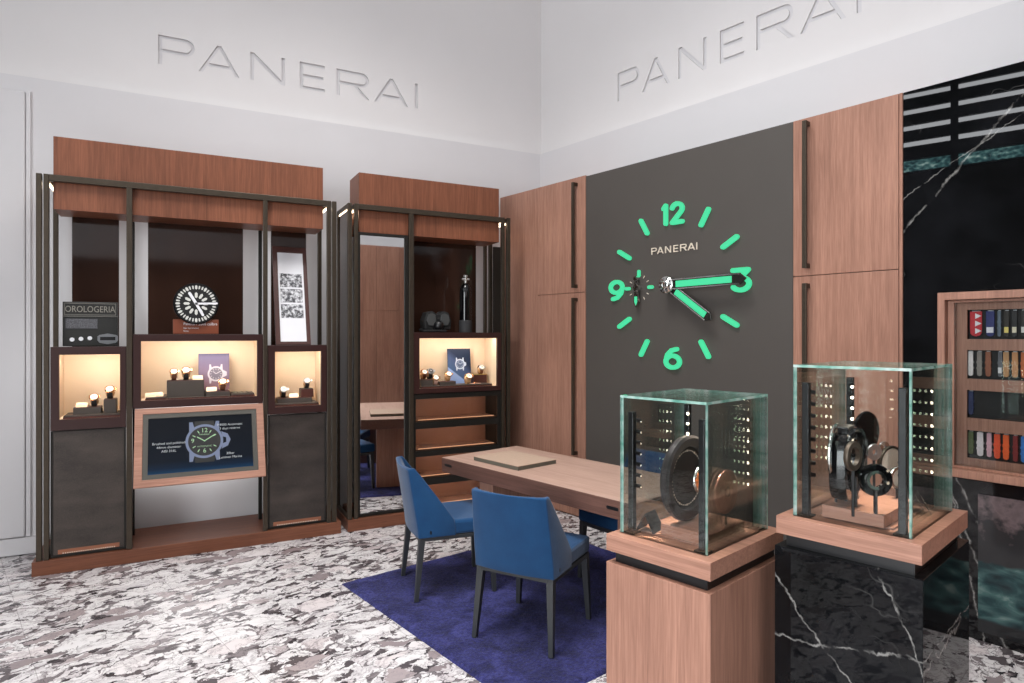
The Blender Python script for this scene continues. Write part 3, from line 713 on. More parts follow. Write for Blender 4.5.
# ---- the narrow cabinet with the mirror
c2 = thing('display_cabinet', 'narrow bronze-framed cabinet with a tall mirror and lit glass drawers', 'cabinet', FR_W, (1.98,5.215,0))
mb = MB(); mb.box(1.234, 2.755, 5.213, 5.76, 0, .095); part(c2, 'plinth', mb, M['wood_dark'], .003)
mb = MB(); mb.box(X(359,5.27), X(499,5.27), 5.27, 5.585, HB, HT); part(c2, 'header', mb, M['wood_shaded'], .0015)
loop(c2, 1.237, 1.270); loop(c2, 1.290, 1.320); loop(c2, 2.640, 2.668); loop(c2, 2.694, 2.726)
mb = MB(); mb.box(1.248, 1.256, 5.262, 5.596, .135, 2.63); part(c2, 'side_panel', mb, M['smoke'])
post(c2, 1.757, 1.797, 5.224)
mb = MB(); mb.box(1.320, 2.640, 5.222, 5.258, 2.632, 2.676); part(c2, 'front_rail', mb, M['bronze'], .003)
mb = MB(); mb.box(1.322, 1.756, 5.28, 5.30, .098, 2.45); part(c2, 'mirror_backing', mb, M['bronze_dk'])
mb = MB(); mb.box(1.345, 1.724, 5.262, 5.279, .125, 2.425); part(c2, 'mirror', mb, M['mirror'])
mb = MB(); mb.frame(1.322, 1.756, .098, 2.45, (.022,.031,.022,.022), 5.250, 5.279); part(c2, 'mirror_frame', mb, M['bronze_dk'])
smoked(c2, 414, 476, 1.60, HB)
mb = MB(); mb.box(X(493,5.57), X(503,5.57), 5.55, 5.575, .1, HB); part(c2, 'rear_post', mb, M['bronze_dk'])
niche(c2, 1.800, 2.638, 1.095, 1.622, 1.853, 2.600, 1.137, 1.572)
M['drawer_wood'] = plain('drawer_lining', srgb(140,104,86), .5, var=.06, scale=4)
zs = [(1.047,.850), (.790,.600), (.550,.362), (.300,.112)]
mb = MB(); mb.frame(1.800, 2.638, .097, 1.09, (.022,.036,.015,.043), 5.246, 5.545); mb.box(1.822,2.60,5.53,5.545,.11,1.05)
for (a, b), (c, d) in zip(zs, zs[1:]): mb.box(1.822, 2.602, 5.246, 5.53, c, b)
part(c2, 'drawer_carcass', mb, M['bronze_dk'])
for k, (zt, zb) in enumerate(zs):
    mb = MB(); mb.box(1.826, 2.598, 5.49, 5.50, zb+.004, zt-.004); mb.box(1.826, 2.598, 5.27, 5.49, zb+.003, zb+.010)
    g = part(c2, 'lit_drawer', mb, M['drawer_wood'])
    mb = MB(); mb.box(1.824, 2.600, 5.250, 5.256, zb+.002, zt-.002); part(g, 'bronze_glass_front', mb, M['glass_bronze'])
    mb = MB(); mb.box(1.85, 2.575, 5.262, 5.268, zb+.012, zb+.018); part(g, 'light_strip', mb, M['warm_dim'] if 'warm_dim' in M else M.setdefault('warm_dim', emit('warm_led_dim', (1,.66,.42,1), 2.2)))
    L = bpy.data.lights.new('drawer_light', 'AREA'); L.shape = 'RECTANGLE'; L.size = .7; L.size_y = .03; L.energy = 1.8; L.color = (1,.88,.78)
    o = bpy.data.objects.new('drawer_light', L); COL.objects.link(o); o.location = (2.21, 5.29, zt-.012); o.rotation_euler = (R(35), 0, 0)

# ================================================================== THINGS IN AND ON THE CABINETS
# engraved plaque
px0, px1, pz = X(62.5,5.36), X(117.5,5.36), 1.522
W_, H_ = px1-px0, Zp(63,301.5,5.36)-1.522
t = thing('watchmaker_plaque', 'black watchmaker plaque lettered OROLOGERIA standing in the left bay', 'plaque', FR_W, (px0+W_/2,5.36,pz))
mb = MB(); mb.box(px0, px1, 5.36, 5.40, pz, pz+H_); part(t, 'panel', mb, plain('plaque_black', srgb(40,40,38), .35), .003)
mb = MB(); mb.frame(px0+.008, px1-.008, pz+H_*.70, pz+H_-.008, .006, 5.354, 5.36); mb.box(px0, px1, 5.352, 5.36, pz+H_*.665, pz+H_*.685); part(t, 'title_band', mb, plain('plaque_grey', srgb(104,102,96), .4))
q = text_mb('OROLOGERIA', .062, .003, .76); q.xf(Matrix.Translation((px0+W_/2, 5.357, pz+H_*.77))); part(t, 'lettering', q, plain('plaque_silver', srgb(150,146,136), .35, .3))
mb = MB(); mb.box(px0+.018, px0+W_*.63, 5.355, 5.36, pz+H_*.40, pz+H_*.62); part(t, 'photo_strip', mb, M['ink'])
mb = MB()
for k in range(3): mb.disc(.014, 0, .006, 16, Matrix.Translation((px0+W_*(.17+.16*k), 5.36, pz+H_*(.15+.015*k))) @ Matrix.Rotation(PI/2, 4, 'X'))
part(t, 'white_dial', mb, M['paper'])
mb = MB(); ex, ez = px0+W_*.82, pz+H_*.17
mb.prism([(ex-.062,ez-.012),(ex-.05,ez-.03),(ex,ez-.04),(ex+.05,ez-.03),(ex+.062,ez-.012),(ex+.062,ez+.016),(ex+.05,ez+.026),(ex,ez+.036),(ex-.05,ez+.026),(ex-.062,ez+.016)], 5.354, 5.36, 'y')
em = part(t, 'emblem', mb, M['steel'])
mb = MB(); mb.box(ex-.046, ex+.046, 5.352, 5.354, ez-.012, ez+.012); part(em, 'emblem_field', mb, M['black'])

# round desk clock on its wooden base
bx, bz, by = X(196,5.33), 1.608, 5.33
w2 = (X(219,5.33)-X(173.5,5.33))/2
t = thing('desk_clock', 'round black desk clock with white rings on a small wooden base', 'clock', FR_W, (bx,by,bz))
zt = Zp(196,319.5,5.33)
mb = MB(); mb.box(bx-w2, bx+w2, by-.03, by+.05, bz, zt); part(t, 'base', mb, plain('mahogany', srgb(128,66,42), .4), .003)
mb = MB()
for s2, hh, zz in (('Panerai P.2005 calibre', .030, .60), ('Eight days movement', .014, .36), ('Firenze', .014, .16)):
    q = text_mb(s2, hh, .001, .85, 'LEFT'); q.xf(Matrix.Translation((bx-w2*.55, by-.031, bz+(zt-bz)*zz))); mb.merge(q)
part(t, 'lettering', mb, M['paper'])
cz_ = Zp(196,304,5.33); cr = .152
by -= .042
Mc = Matrix.Translation((bx, by, cz_)) @ Matrix.Rotation(PI/2, 4, 'X')
mb = MB(); mb.lathe([(cr*.96,-.05),(cr,-.02),(cr,.012),(cr*.95,.02),(cr*.93,.012)], 48, Mc); cs = part(t, 'case', mb, M['black'])
mb = MB(); mb.disc(cr*.93, .008, .0125, 48, Mc); part(t, 'dial', mb, M['blackmatte'])
mb = MB()
for k in range(36):
    a = 2*PI*k/36; c0, c1_ = .74*cr, .86*cr
    mb.ribbon([(bx+c0*math.sin(a), cz_+c0*math.cos(a)), (bx+c1_*math.sin(a), cz_+c1_*math.cos(a))], .010 if k % 3 else .016, by-.0145, by-.0127, 2)
for k in range(12):
    a = 2*PI*k/12; mb.ribbon([(bx+.33*cr*math.sin(a), cz_+.33*cr*math.cos(a)), (bx+.50*cr*math.sin(a), cz_+.50*cr*math.cos(a))], .019, by-.0145, by-.0127, 2)
part(t, 'dial_markings', mb, plain('dial_white', srgb(214,214,208), .6))
for ang, ln, wd in ((-30,.58,.020), (88,.92,.014), (152,.62,.018)):
    a = R(ang); mb = MB(); mb.ribbon([(bx,cz_),(bx+ln*cr*math.sin(a), cz_+ln*cr*math.cos(a))], wd, by-.019, by-.016, 4); part(t, 'hand', mb, M['paper'])

# leaning framed print
yb_, yt_ = 5.275, 5.50
b0, b1, t0, t1 = PY(276,343.5,yb_), PY(310.5,343.5,yb_), PY(272.6,246,yt_), PY(306,247,yt_)
fw_ = .44; 
t = thing('framed_print', 'tall narrow framed print leaning back in the right bay', 'picture', FR_W, ((b0.x+b1.x)/2, yb_, 1.524))
fx0, fx1 = (b0.x+t0.x)/2-.002, (b1.x+t1.x)/2+.002
hh = math.hypot(yt_-yb_, t0.z-1.524)
Mp = Matrix.Translation((0, yb_, 1.524)) @ Matrix.Rotation(-math.atan2(yt_-yb_, t0.z-1.524), 4, 'X')
mb = MB(); mb.frame(fx0, fx1, 0, hh, (.036,.03,.026,.05), 0, .022); mb.xf(Mp); part(t, 'frame', mb, M['burg_wood'] if 'burg_wood' in M else M.setdefault('burg_wood', plain('red_brown_frame', srgb(72,38,32), .4)), .002)
mb = MB(); mb.box(fx0+.032, fx1-.026, .008, .016, .022, hh-.046); mb.xf(Mp); pp = part(t, 'paper', mb, M['paper'])
def m_halftone():
    m = NT('newsprint'); v = m.coord((1,1,1)); n = m.noise(v, 34, 4, .7)
    m.set(col=m.ramp(n, [(.42, srgb(70,70,74)), (.5, srgb(150,150,154)), (.6, srgb(226,226,230))]), rough=.8); return m.mat
for k, (u0, u1) in enumerate(((.582,.72), (.425,.563), (.268,.405))):
    mb = MB(); mb.box(fx0+.050, fx1-.045, .006, .008, hh*u0, hh*u1); mb.xf(Mp); part(pp, 'printed_panel', mb, m_halftone() if k == 0 else bpy.data.materials['newsprint'])
q = text_mb('P', .06, .001); q.xf(Mp @ Matrix.Translation((fx0+.072, .005, hh*.672))); part(pp, 'initial', q, M['black'])

# diving cylinder and mask on the narrow cabinet
zc = 1.624
t = thing('diving_cylinder', 'black diving cylinder with a silver valve on the narrow cabinet', 'diving tank', FR_W, (X(465.5,5.36),5.36,zc))
Mq = Matrix.Translation((X(465.5,5.36), 5.36, zc)); rr_ = (X(471,5.36)-X(460,5.36))/2; zt = Zp(465,283,5.36)-zc
mb = MB(); mb.smooth = True; mb.lathe([(rr_*.9,.01),(rr_,.03),(rr_,zt-.09),(rr_*.92,zt-.05),(rr_*.7,zt-.022),(rr_*.38,zt-.006),(rr_*.28,zt)], 28, Mq); part(t, 'body', mb, M['black_gloss'])
mb = MB(); mb.lathe([(rr_*1.06,0),(rr_*1.08,.10),(rr_*1.02,.11),(rr_,.105)], 28, Mq); part(t, 'boot', mb, plain('rubber_boot', srgb(44,44,46), .7))
mb = MB(); mb.disc(.014, zt, zt+.05, 14, Mq); mb.disc(.02, zt+.052, zt+.07, 14, Mq); mb.tube([Mq @ Vector((-.034,0,zt+.034)), Mq @ Vector((.034,0,zt+.034))], .011); part(t, 'valve', mb, plain('valve_silver', srgb(214,212,208), .25, .8))
t = thing('dive_mask', 'black diving mask with grey lenses beside the diving cylinder', 'diving mask', FR_W, (X(437,5.36),5.36,zc))
mx, mz = X(438,5.34), zc; mw = X(451,5.34)-mx
mb = MB()
pr = [(-1.0,.02),(-1.05,.5),(-.85,.92),(-.4,1.0),(-.12,.86),(.12,.86),(.4,1.0),(.85,.92),(1.05,.5),(1.0,.02),(.45,0),(0,.1),(-.45,0)]
mb.prism([(mx+a*mw, mz+.02+b*.17) for a, b in pr], 5.34, 5.46, 'y'); part(t, 'skirt', mb, M['blackmatte'], .012)
for sg in (-1, 1):
    mb = MB(); mb.prism([(mx+sg*a*mw, mz+.02+b*.17) for a, b in ((.14,.40),(.22,.80),(.45,.88),(.78,.80),(.90,.5),(.72,.24),(.35,.22))], 5.328, 5.34, 'y'); part(t, 'lens', mb, plain('lens_grey', srgb(74,76,76), .15), .003)
mb = MB(); mb.smooth = True; mb.lathe([(0,.055),(.03,.05),(.045,.02),(.05,0)], 16, Matrix.Translation((mx,5.338,mz+.06)) @ Matrix.Rotation(PI/2, 4, 'X')); part(t, 'nose_pocket', mb, M['black'])
mb = MB(); mb.tube([(mx-mw*.95,5.40,mz+.03),(mx-mw*1.3,5.36,mz+.02),(mx-mw*1.2,5.30,mz+.012),(mx-mw*.4,5.29,mz+.012),(mx+mw*.5,5.30,mz+.012)], .011); part(t, 'strap', mb, M['blackmatte'])

# ---- display trays, risers and watches in the niches
def tray(px0, px1, pyb, yfront, depth, h, label, rim='burg'):
    x0, x1 = X(px0,yfront), X(px1,yfront); z0 = pyb
    t = thing('display_tray', label, 'tray', FR_W, ((x0+x1)/2,yfront+depth/2,z0))
    mb = MB(); mb.box(x0, x1, yfront, yfront+depth, z0, z0+h); part(t, 'tray_body', mb, M['tray_dk'], .002)
    mb = MB(); mb.box(x0-.002, x1+.002, yfront-.004, yfront, z0, z0+h*.55); part(t, 'front_lip', mb, M['burg_wood']); return z0+h
def riser(px0, px1, z0, z1, y, depth, label, mat='tray_dk', cap=None):
    x0, x1 = X(px0,y), X(px1,y)
    t = thing('display_riser', label, 'riser', FR_W, ((x0+x1)/2,y+depth/2,z0))
    mb = MB(); mb.box(x0, x1, y, y+depth, z0, z1); part(t, 'block', mb, M[mat], .002)
    mb = MB(); mb.box(x0+.002, x1-.002, y+.002, y+depth-.002, z1, z1+.004); part(t, 'pad', mb, M[cap or 'burg_wood']); return z1+.004
M['tray_dk'] = plain('tray_taupe', srgb(66,58,52), .6); M['gold_pad'] = plain('gold_pad', srgb(190,164,84), .4, .3)
STR = {'brown': plain('watch_strap_brown', srgb(120,74,50), .6), 'black': plain('watch_strap_black', srgb(30,29,28), .6), 'pink': plain('watch_strap_pink', srgb(226,180,160), .6), 'tan': plain('watch_strap_tan', srgb(206,160,112), .6)}
DI = {'white': plain('dial_cream', srgb(248,238,222), .4), 'black': plain('dial_black', srgb(22,22,22), .3)}
def watch(px, z0, y, label, st='brown', case='gold', dial='white', lying=False, s=1.0):
    x = X(px, y); t = thing('wristwatch', label, 'watch', FR_W, (x,y,z0))
    B = Matrix.Translation((x, y, z0))
    if lying:
        K = Matrix.Translation((0,0,.012*s))
        mb = MB(); mb.box(-.075*s, .075*s, -.014*s, .014*s, 0, .006*s); mb.xf(B); part(t, 'strap', mb, STR[st], .002)
        K = Matrix.Translation((0,0,.006*s))
    else:
        mb = MB(); pts = []
        n = 22; hw = .013*s
        for i in range(n):
            a = 2*PI*i/n; pts.append((.030*s*math.cos(a), .034*s + .034*s*math.sin(a)))
        vs = []; fs = []
        for (yy, zz) in pts:
            k = .90; cy, cz2 = 0, .034*s
            for xx, q in ((-hw,1),(hw,1),(hw,k),(-hw,k)): vs.append((xx, cy+(yy-cy)*q, cz2+(zz-cz2)*q))
        for i in range(n):
            j = (i+1) % n
            for q in range(4): fs.append((i*4+q, j*4+q, j*4+(q+1) % 4, i*4+(q+1) % 4))
        mb.add(vs, fs); mb.xf(B); part(t, 'strap', mb, STR[st])
        mb = MB(); mb.smooth = True; mb.lathe([(0,-.022*s),(.018*s,-.018*s),(.025*s,0),(.018*s,.018*s),(0,.022*s)], 14, B @ Matrix.Translation((0,0,.032*s)) @ Matrix.Rotation(PI/2, 4, 'Y')); part(t, 'cushion', mb, STR['tan'])
        K = Matrix.Translation((0,-.024*s,.050*s)) @ Matrix.Rotation(R(52), 4, 'X')
    mb = MB(); mb.lathe([(.020*s,0),(.024*s,.003*s),(.024*s,.009*s),(.019*s,.012*s),(.018*s,.010*s)], 22, B @ K)
    mb.add([(B @ K) @ Vector(p) for p in [(.022*s,-.008*s,.003*s),(.031*s,-.006*s,.003*s),(.031*s,.006*s,.003*s),(.022*s,.008*s,.003*s),(.022*s,-.008*s,.009*s),(.031*s,-.006*s,.009*s),(.031*s,.006*s,.009*s),(.022*s,.008*s,.009*s)]],
           [(0,3,2,1),(4,5,6,7),(0,1,5,4),(1,2,6,5),(2,3,7,6),(3,0,4,7)])
    c = part(t, 'case', mb, M['gold'] if case == 'gold' else M['steel'])
    mb = MB(); mb.disc(.0185*s, .008*s, .0105*s, 20, B @ K); d = part(t, 'dial', mb, DI[dial])
    mb = MB(); mb.tube([(B@K)@Vector((0,0,.0115*s)), (B@K)@Vector((.010*s,.006*s,.0115*s))], .0012*s, 5); mb.tube([(B@K)@Vector((0,0,.0115*s)), (B@K)@Vector((-.004*s,.010*s,.0115*s))], .0012*s, 5)
    part(d, 'hands', mb, M['black'] if dial == 'white' else M['paper'])
    return t
def price_tag(px, z0, y, label, mat='pink'):
    x = X(px, y); t = thing('price_plaque', label, 'price plaque', FR_W, (x,y,z0))
    mb = MB(); mb.prism([(y-.018,z0),(y+.018,z0),(y+.006,z0+.03)], x-.035, x+.035, 'x'); part(t, 'wedge', mb, M['pinkplaque'], .001)
    mb = MB(); mb.box(x-.025, x+.025, y-.016, y-.0155, z0+.0075, z0+.009); part(t, 'engraved_line', mb, M['black']); return t
M['pinkplaque'] = plain('rose_plaque', srgb(236,196,160), .4, .2)
# left niche
zf = 1.027
g = 'watches in the left niche'
zt1 = tray(63.5, 119.5, zf-.001, 5.285, .22, .022, 'dark tray on the floor of the left niche')
z1 = riser(73, 101, zt1, zt1+.045, 5.33, .12, 'low brown riser in the left niche'); z2 = riser(103.5, 116.5, zt1, zt1+.095, 5.33, .10, 'tall square riser at the right of the left niche')
price_tag(82, z1, 5.37, 'small rose plaque on the low riser of the left niche')
watch(94.5, z1, 5.38, 'gold watch with a cream dial on the low riser, left niche', 'black', 'gold', 'white', s=1.25); watch(110.2, z2, 5.37, 'gold watch with a cream dial on the tall riser, left niche', 'black', 'gold', 'white', s=1.3)
# middle niche
zf = 1.132
zt2 = tray(145.5, 166.5, zf-.001, 5.285, .24, .020, 'small tray at the left end of the middle niche'); tray(167.5, 230, zf-.001, 5.285, .24, .012, 'wide low tray in the centre of the middle niche'); tray(231, 254.5, zf-.001, 5.285, .22, .022, 'patterned small tray at the right end of the middle niche')
price_tag(150.5, zt2, 5.33, 'rose plaque at the left edge of the small tray, middle niche'); price_tag(158, zt2, 5.36, 'rose plaque second from the left on the small tray, middle niche')
z0 = zf+.011
z1 = riser(166.8, 204, z0, z0+.118, 5.32, .105, 'big dark riser carrying three watches in the middle niche'); z2 = riser(206, 230, z0, z0+.03, 5.30, .10, 'low flat riser in front of the watch picture, middle niche')
watch(174, z1, 5.38, 'watch with a brown strap at the left on the big riser, middle niche', 'brown', 'gold', 'white', s=1.2); watch(186, z1, 5.38, 'gold watch in the centre of the big riser, middle niche', 'black', 'gold', 'white', s=1.35)
price_tag(197.5, z1, 5.37, 'rose plaque at the right on the big riser, middle niche')
price_tag(211.5, z2, 5.34, 'rose plaque on the low riser in front of the picture, middle niche'); watch(222.5, z2, 5.36, 'gold watch on the low riser in front of the picture, middle niche', 'brown', 'gold', 'white', s=1.3)
for k in range(4):
    s_ = thing('strap_sample', ['first','second','third','fourth'][k] + ' green-grey leather sample from the left on the patterned tray', 'leather sample', FR_W, (X(235+5*k,5.38),5.38,zf+.021), 'leather samples on the patterned tray')
    x = X(235+5*k, 5.38); mb = MB(); mb.box(x-.012, x+.012, 5.32, 5.46, zf+.021, zf+.025); part(s_, 'leather', mb, plain('sample_%d' % k, srgb(120+8*k,122,100), .5), .001)
    mb = MB(); mb.box(x-.013, x+.013, 5.318, 5.326, zf+.025, zf+.028); part(s_, 'edge_clip', mb, M['steel'])
# picture cards
def card(name, label, p00, p10, ptop, y, mat, lean=.10):
    x0, x1 = X(p00[0], y), X(p10[0], y); z0 = p00[1]; h = ptop - z0
    t = thing(name, label, 'picture', FR_W, ((x0+x1)/2,y,z0)); K = Matrix.Translation((x0,y,z0)) @ Matrix.Rotation(-lean, 4, 'X')
    mb = MB(); mb.box(0, x1-x0, 0, .012, 0, h); mb.xf(K); c = part(t, 'card', mb, mat, .001)
    mb = MB(); mb.prism([(.012,.0),(.07,-.002),(.012,h*.7)], (x1-x0)*.45, (x1-x0)*.55, 'x'); mb.xf(K); part(t, 'strut', mb, M['black'])
    return t, c, K, x1-x0, h
def m_grad(name, stops):
    m = NT(name); o = m.sep(m.coord(out='Generated')); m.set(col=m.ramp(o[2], stops), rough=.45); return m.mat
t, c, K, w, h = card('watch_picture', 'lilac picture card of a silver watch in the middle niche', (198.5, zf+.045), (229.5, 0), Zp(213,353.5,5.44), 5.44, m_grad('lilac_card', [(0,srgb(150,112,118)),(.5,srgb(140,122,146)),(.9,srgb(112,104,134)),(1,srgb(78,74,100))]))
mb = MB(); mb.box(X(199.5,5.44), X(228.5,5.44), 5.40, 5.47, zf+.011, zf+.044); part(t, 'card_stand', mb, M['tray_dk'], .002)
def drawn_watch(c, K, cx, cz, r, mat, dial):
    Q = K @ Matrix.Translation((cx,0,cz)) @ Matrix.Rotation(PI/2, 4, 'X'); mb = MB(); mb.ring(r*.78, r, 0, .002, 36, Q)
    for sx_ in (-1, 1):
        for sz_ in (-1, 1):
            n0 = len(mb.v); mb.prism([(cx+sx_*r*.5,cz+sz_*r*.8),(cx+sx_*r*.82,cz+sz_*r*.55),(cx+sx_*r*.78,cz+sz_*r*1.25),(cx+sx_*r*.6,cz+sz_*r*1.25)], -.002, 0, 'y'); mb.xf(K, n0)
    n0 = len(mb.v); mb.prism([(cx+r*.92,cz+r*.45),(cx+r*1.3,cz+r*.25),(cx+r*1.3,cz-r*.25),(cx+r*.92,cz-r*.45)], -.002, 0, 'y'); mb.xf(K, n0)
    n0 = len(mb.v)
    for k in range(12):
        a = R(30*k); mb.ribbon([(cx+r*.55*math.sin(a),cz+r*.55*math.cos(a)),(cx+r*.68*math.sin(a),cz+r*.68*math.cos(a))], r*.07, -.003, -.0015, 2)
    mb.ribbon([(cx,cz),(cx+r*.5,cz+r*.3)], r*.08, -.003, -.0015, 2); mb.ribbon([(cx,cz),(cx-r*.32,cz+r*.3)], r*.08, -.003, -.0015, 2); mb.xf(K, n0)
    part(c, 'drawn_watch', mb, mat); mb = MB(); mb.disc(r*.79, 0, .001, 32, Q); part(c, 'drawn_dial', mb, dial)
drawn_watch(c, K, w*.56, h*.44, w*.27, plain('print_silver', srgb(224,216,222), .4), plain('print_dial', srgb(128,120,134), .5))
# right niche
zf = 1.041
zt3 = tray(275, 318.5, zf-.001, 5.285, .22, .020, 'dark tray on the floor of the right niche')
z1 = riser(277.5, 312, zt3, zt3+.036, 5.33, .13, 'long low riser in the right niche'); z2 = riser(301, 313.5, z1-.003, z1+.062, 5.36, .09, 'small square riser on the long riser, right niche', 'burg_wood', 'tray_dk')
watch(283, z1, 5.39, 'steel watch lying on the long riser, right niche', 'black', 'steel', 'white', s=1.25); watch(306.5, z2, 5.40, 'steel watch on the square riser, right niche', 'black', 'steel', 'white', s=1.2)
price_tag(293.5, z1, 5.38, 'gold plaque on the long riser, right niche')
# niche of the narrow cabinet
zf = 1.137
zt4 = tray(421, 492, zf-.001, 5.285, .24, .020, 'wide dark tray on the floor of the narrow cabinet niche')
z1 = riser(420.5, 433, zt4, zt4+.05, 5.30, .12, 'dark riser at the left end, narrow cabinet niche'); z2 = riser(440, 456, zt4, zt4+.028, 5.30, .10, 'low riser left of the blue picture, narrow cabinet niche'); z3 = riser(474, 487, zt4, zt4+.075, 5.40, .09, 'gold-topped riser at the right end, narrow cabinet niche', 'burg_wood', 'gold_pad')
watch(423.2, z1, 5.37, 'watch with a brown strap at the left end, narrow cabinet niche', 'brown', 'gold', 'white', s=1.2); watch(429.3, z1, 5.38, 'watch with a round black dial, narrow cabinet niche', 'black', 'steel', 'black', s=1.3)
watch(434.6, zt4, 5.35, 'watch with a cream dial and pink strap, narrow cabinet niche', 'pink', 'gold', 'white', s=1.25); watch(447.5, z2, 5.35, 'watch with a tan strap on the low riser, narrow cabinet niche', 'tan', 'gold', 'white', s=1.2)
watch(467.5, zt4, 5.34, 'gold watch in front of the blue picture, narrow cabinet niche', 'tan', 'gold', 'white', s=1.35); watch(474.5, zt4, 5.33, 'watch lying on a pale strap, narrow cabinet niche', 'pink', 'gold', 'white', True, s=.8)
watch(480.3, z3, 5.44, 'watch on the gold-topped riser, narrow cabinet niche', 'brown', 'steel', 'white', s=1.2)
def m_sky():
    m = NT('blue_card'); o = m.sep(m.coord(out='Generated')); d = m.math('ADD', o[2], m.math('MULTIPLY', o[0], .55))
    c = m.ramp(d, [(.0, srgb(126,152,206)), (.46, srgb(150,176,222)), (.485, srgb(66,92,130)), (.8, srgb(64,78,112)), (1.25, srgb(18,34,60))]); m.set(col=c, rough=.4); return m.mat
t, c, K, w, h = card('watch_picture', 'blue picture card of a planet edge and watch, narrow cabinet niche', (448.7, zt4+.0), (471.5, 0), Zp(460,348.5,5.45), 5.45, m_sky())
drawn_watch(c, K, w*.52, h*.55, w*.21, plain('print_pale', srgb(196,206,220), .4), plain('print_blue', srgb(84,98,130), .5))

# ================================================================== RUG
bm_ = MB(); NX = 150
gx0, gy1 = .94*math.cos(R(11.6)) + 4.142*math.sin(R(11.6)), -.94*math.sin(R(11.6)) + 4.142*math.cos(R(11.6))
GW, GL = 1.80, 1.81
vs = []
for j in range(NX+1):
    for i in range(NX+1):
        x, y = gx0 + GW*i/NX, gy1 - GL*j/NX
        e = min(i, j, NX-i, NX-j); z = .014 if e > 1 else (.010 if e else .001)
        n = noise.noise(Vector((x*34, y*34, 0)))*.004 + noise.noise(Vector((x*9, y*9, 3)))*.002
        wv = .003*noise.noise(Vector((x*20, y*20, 9)))
        vs.append((x + (wv if e else 0), y + (wv if e else 0), max(.001, z + (n if e > 1 else 0))))
fs = [(j*(NX+1)+i, (j+1)*(NX+1)+i, (j+1)*(NX+1)+i+1, j*(NX+1)+i+1) for j in range(NX) for i in range(NX)]
bm_.smooth = True; bm_.add(vs, fs)
single('rug', bm_, M['rug'], 'deep indigo shaggy rug on the marble floor under the table', 'rug', FR_G, (gx0+GW/2, gy1-GL/2, 0))
RZ = .016

# ================================================================== TABLE
tx0, ty1 = 2.581, 3.654; TW, TL = .70, 1.65; tx1, ty0 = tx0+TW, ty1-TL
t = thing('meeting_table', 'brown wooden table with a thick top on the indigo rug', 'table', FR_T, ((tx0+tx1)/2,(ty0+ty1)/2,RZ))
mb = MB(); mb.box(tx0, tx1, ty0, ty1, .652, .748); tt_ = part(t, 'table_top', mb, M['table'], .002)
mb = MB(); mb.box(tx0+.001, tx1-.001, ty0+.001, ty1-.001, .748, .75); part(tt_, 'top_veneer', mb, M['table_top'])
mb = MB(); mb.box(tx0+.16, tx1-.10, ty1-.36, ty1-.22, RZ, .652); part(t, 'leg', mb, M['wood'], .003)
mb = MB(); mb.box(tx0+.003, tx1-.003, ty0+.003, ty0+.10, RZ, .652); part(t, 'leg', mb, M['table'], .003)
for yy in (ty1-.075, ty0+.13):
    mb = MB(); mb.ribbon([(-.032,.704),(.032,.704)], .018, -.0006, .002, 8)
    mb.xf(Matrix.Translation((tx0, yy, 0)) @ Matrix.Rotation(-PI/2, 4, 'Z')); part(t, 'cable_slot', mb, M['black'])
# leather pad
def TT(p, z):
    q = PZ(p[0], p[1], z); a = R(13.8); return (q.x*math.cos(a)+q.y*math.sin(a), -q.x*math.sin(a)+q.y*math.cos(a))
ZP = .778
pa, pb, pc, pd = TT((474,456.5), ZP), TT((518.5,466.3), ZP), TT((554.5,459.8), ZP), TT((512,449.8), ZP)
lx0 = (pa[0]+pb[0])/2; lx1 = (pc[0]+pd[0])/2; ly0 = (pb[1]+pc[1])/2; ly1 = (pa[1]+pd[1])/2
t = thing('leather_pad', 'flat taupe leather presentation pad on the table', 'presentation pad', FR_T, ((lx0+lx1)/2,(ly0+ly1)/2,.75))
mb = MB(); mb.box(lx0, lx1, ly0, ly1, .7505, ZP-.003); part(t, 'tray_side', mb, M['leather_edge'], .002)
mb = MB(); mb.box(lx0-.001, lx1+.001, ly0-.001, ly1+.001, ZP-.003, ZP); part(t, 'leather_top', mb, M['leather'])

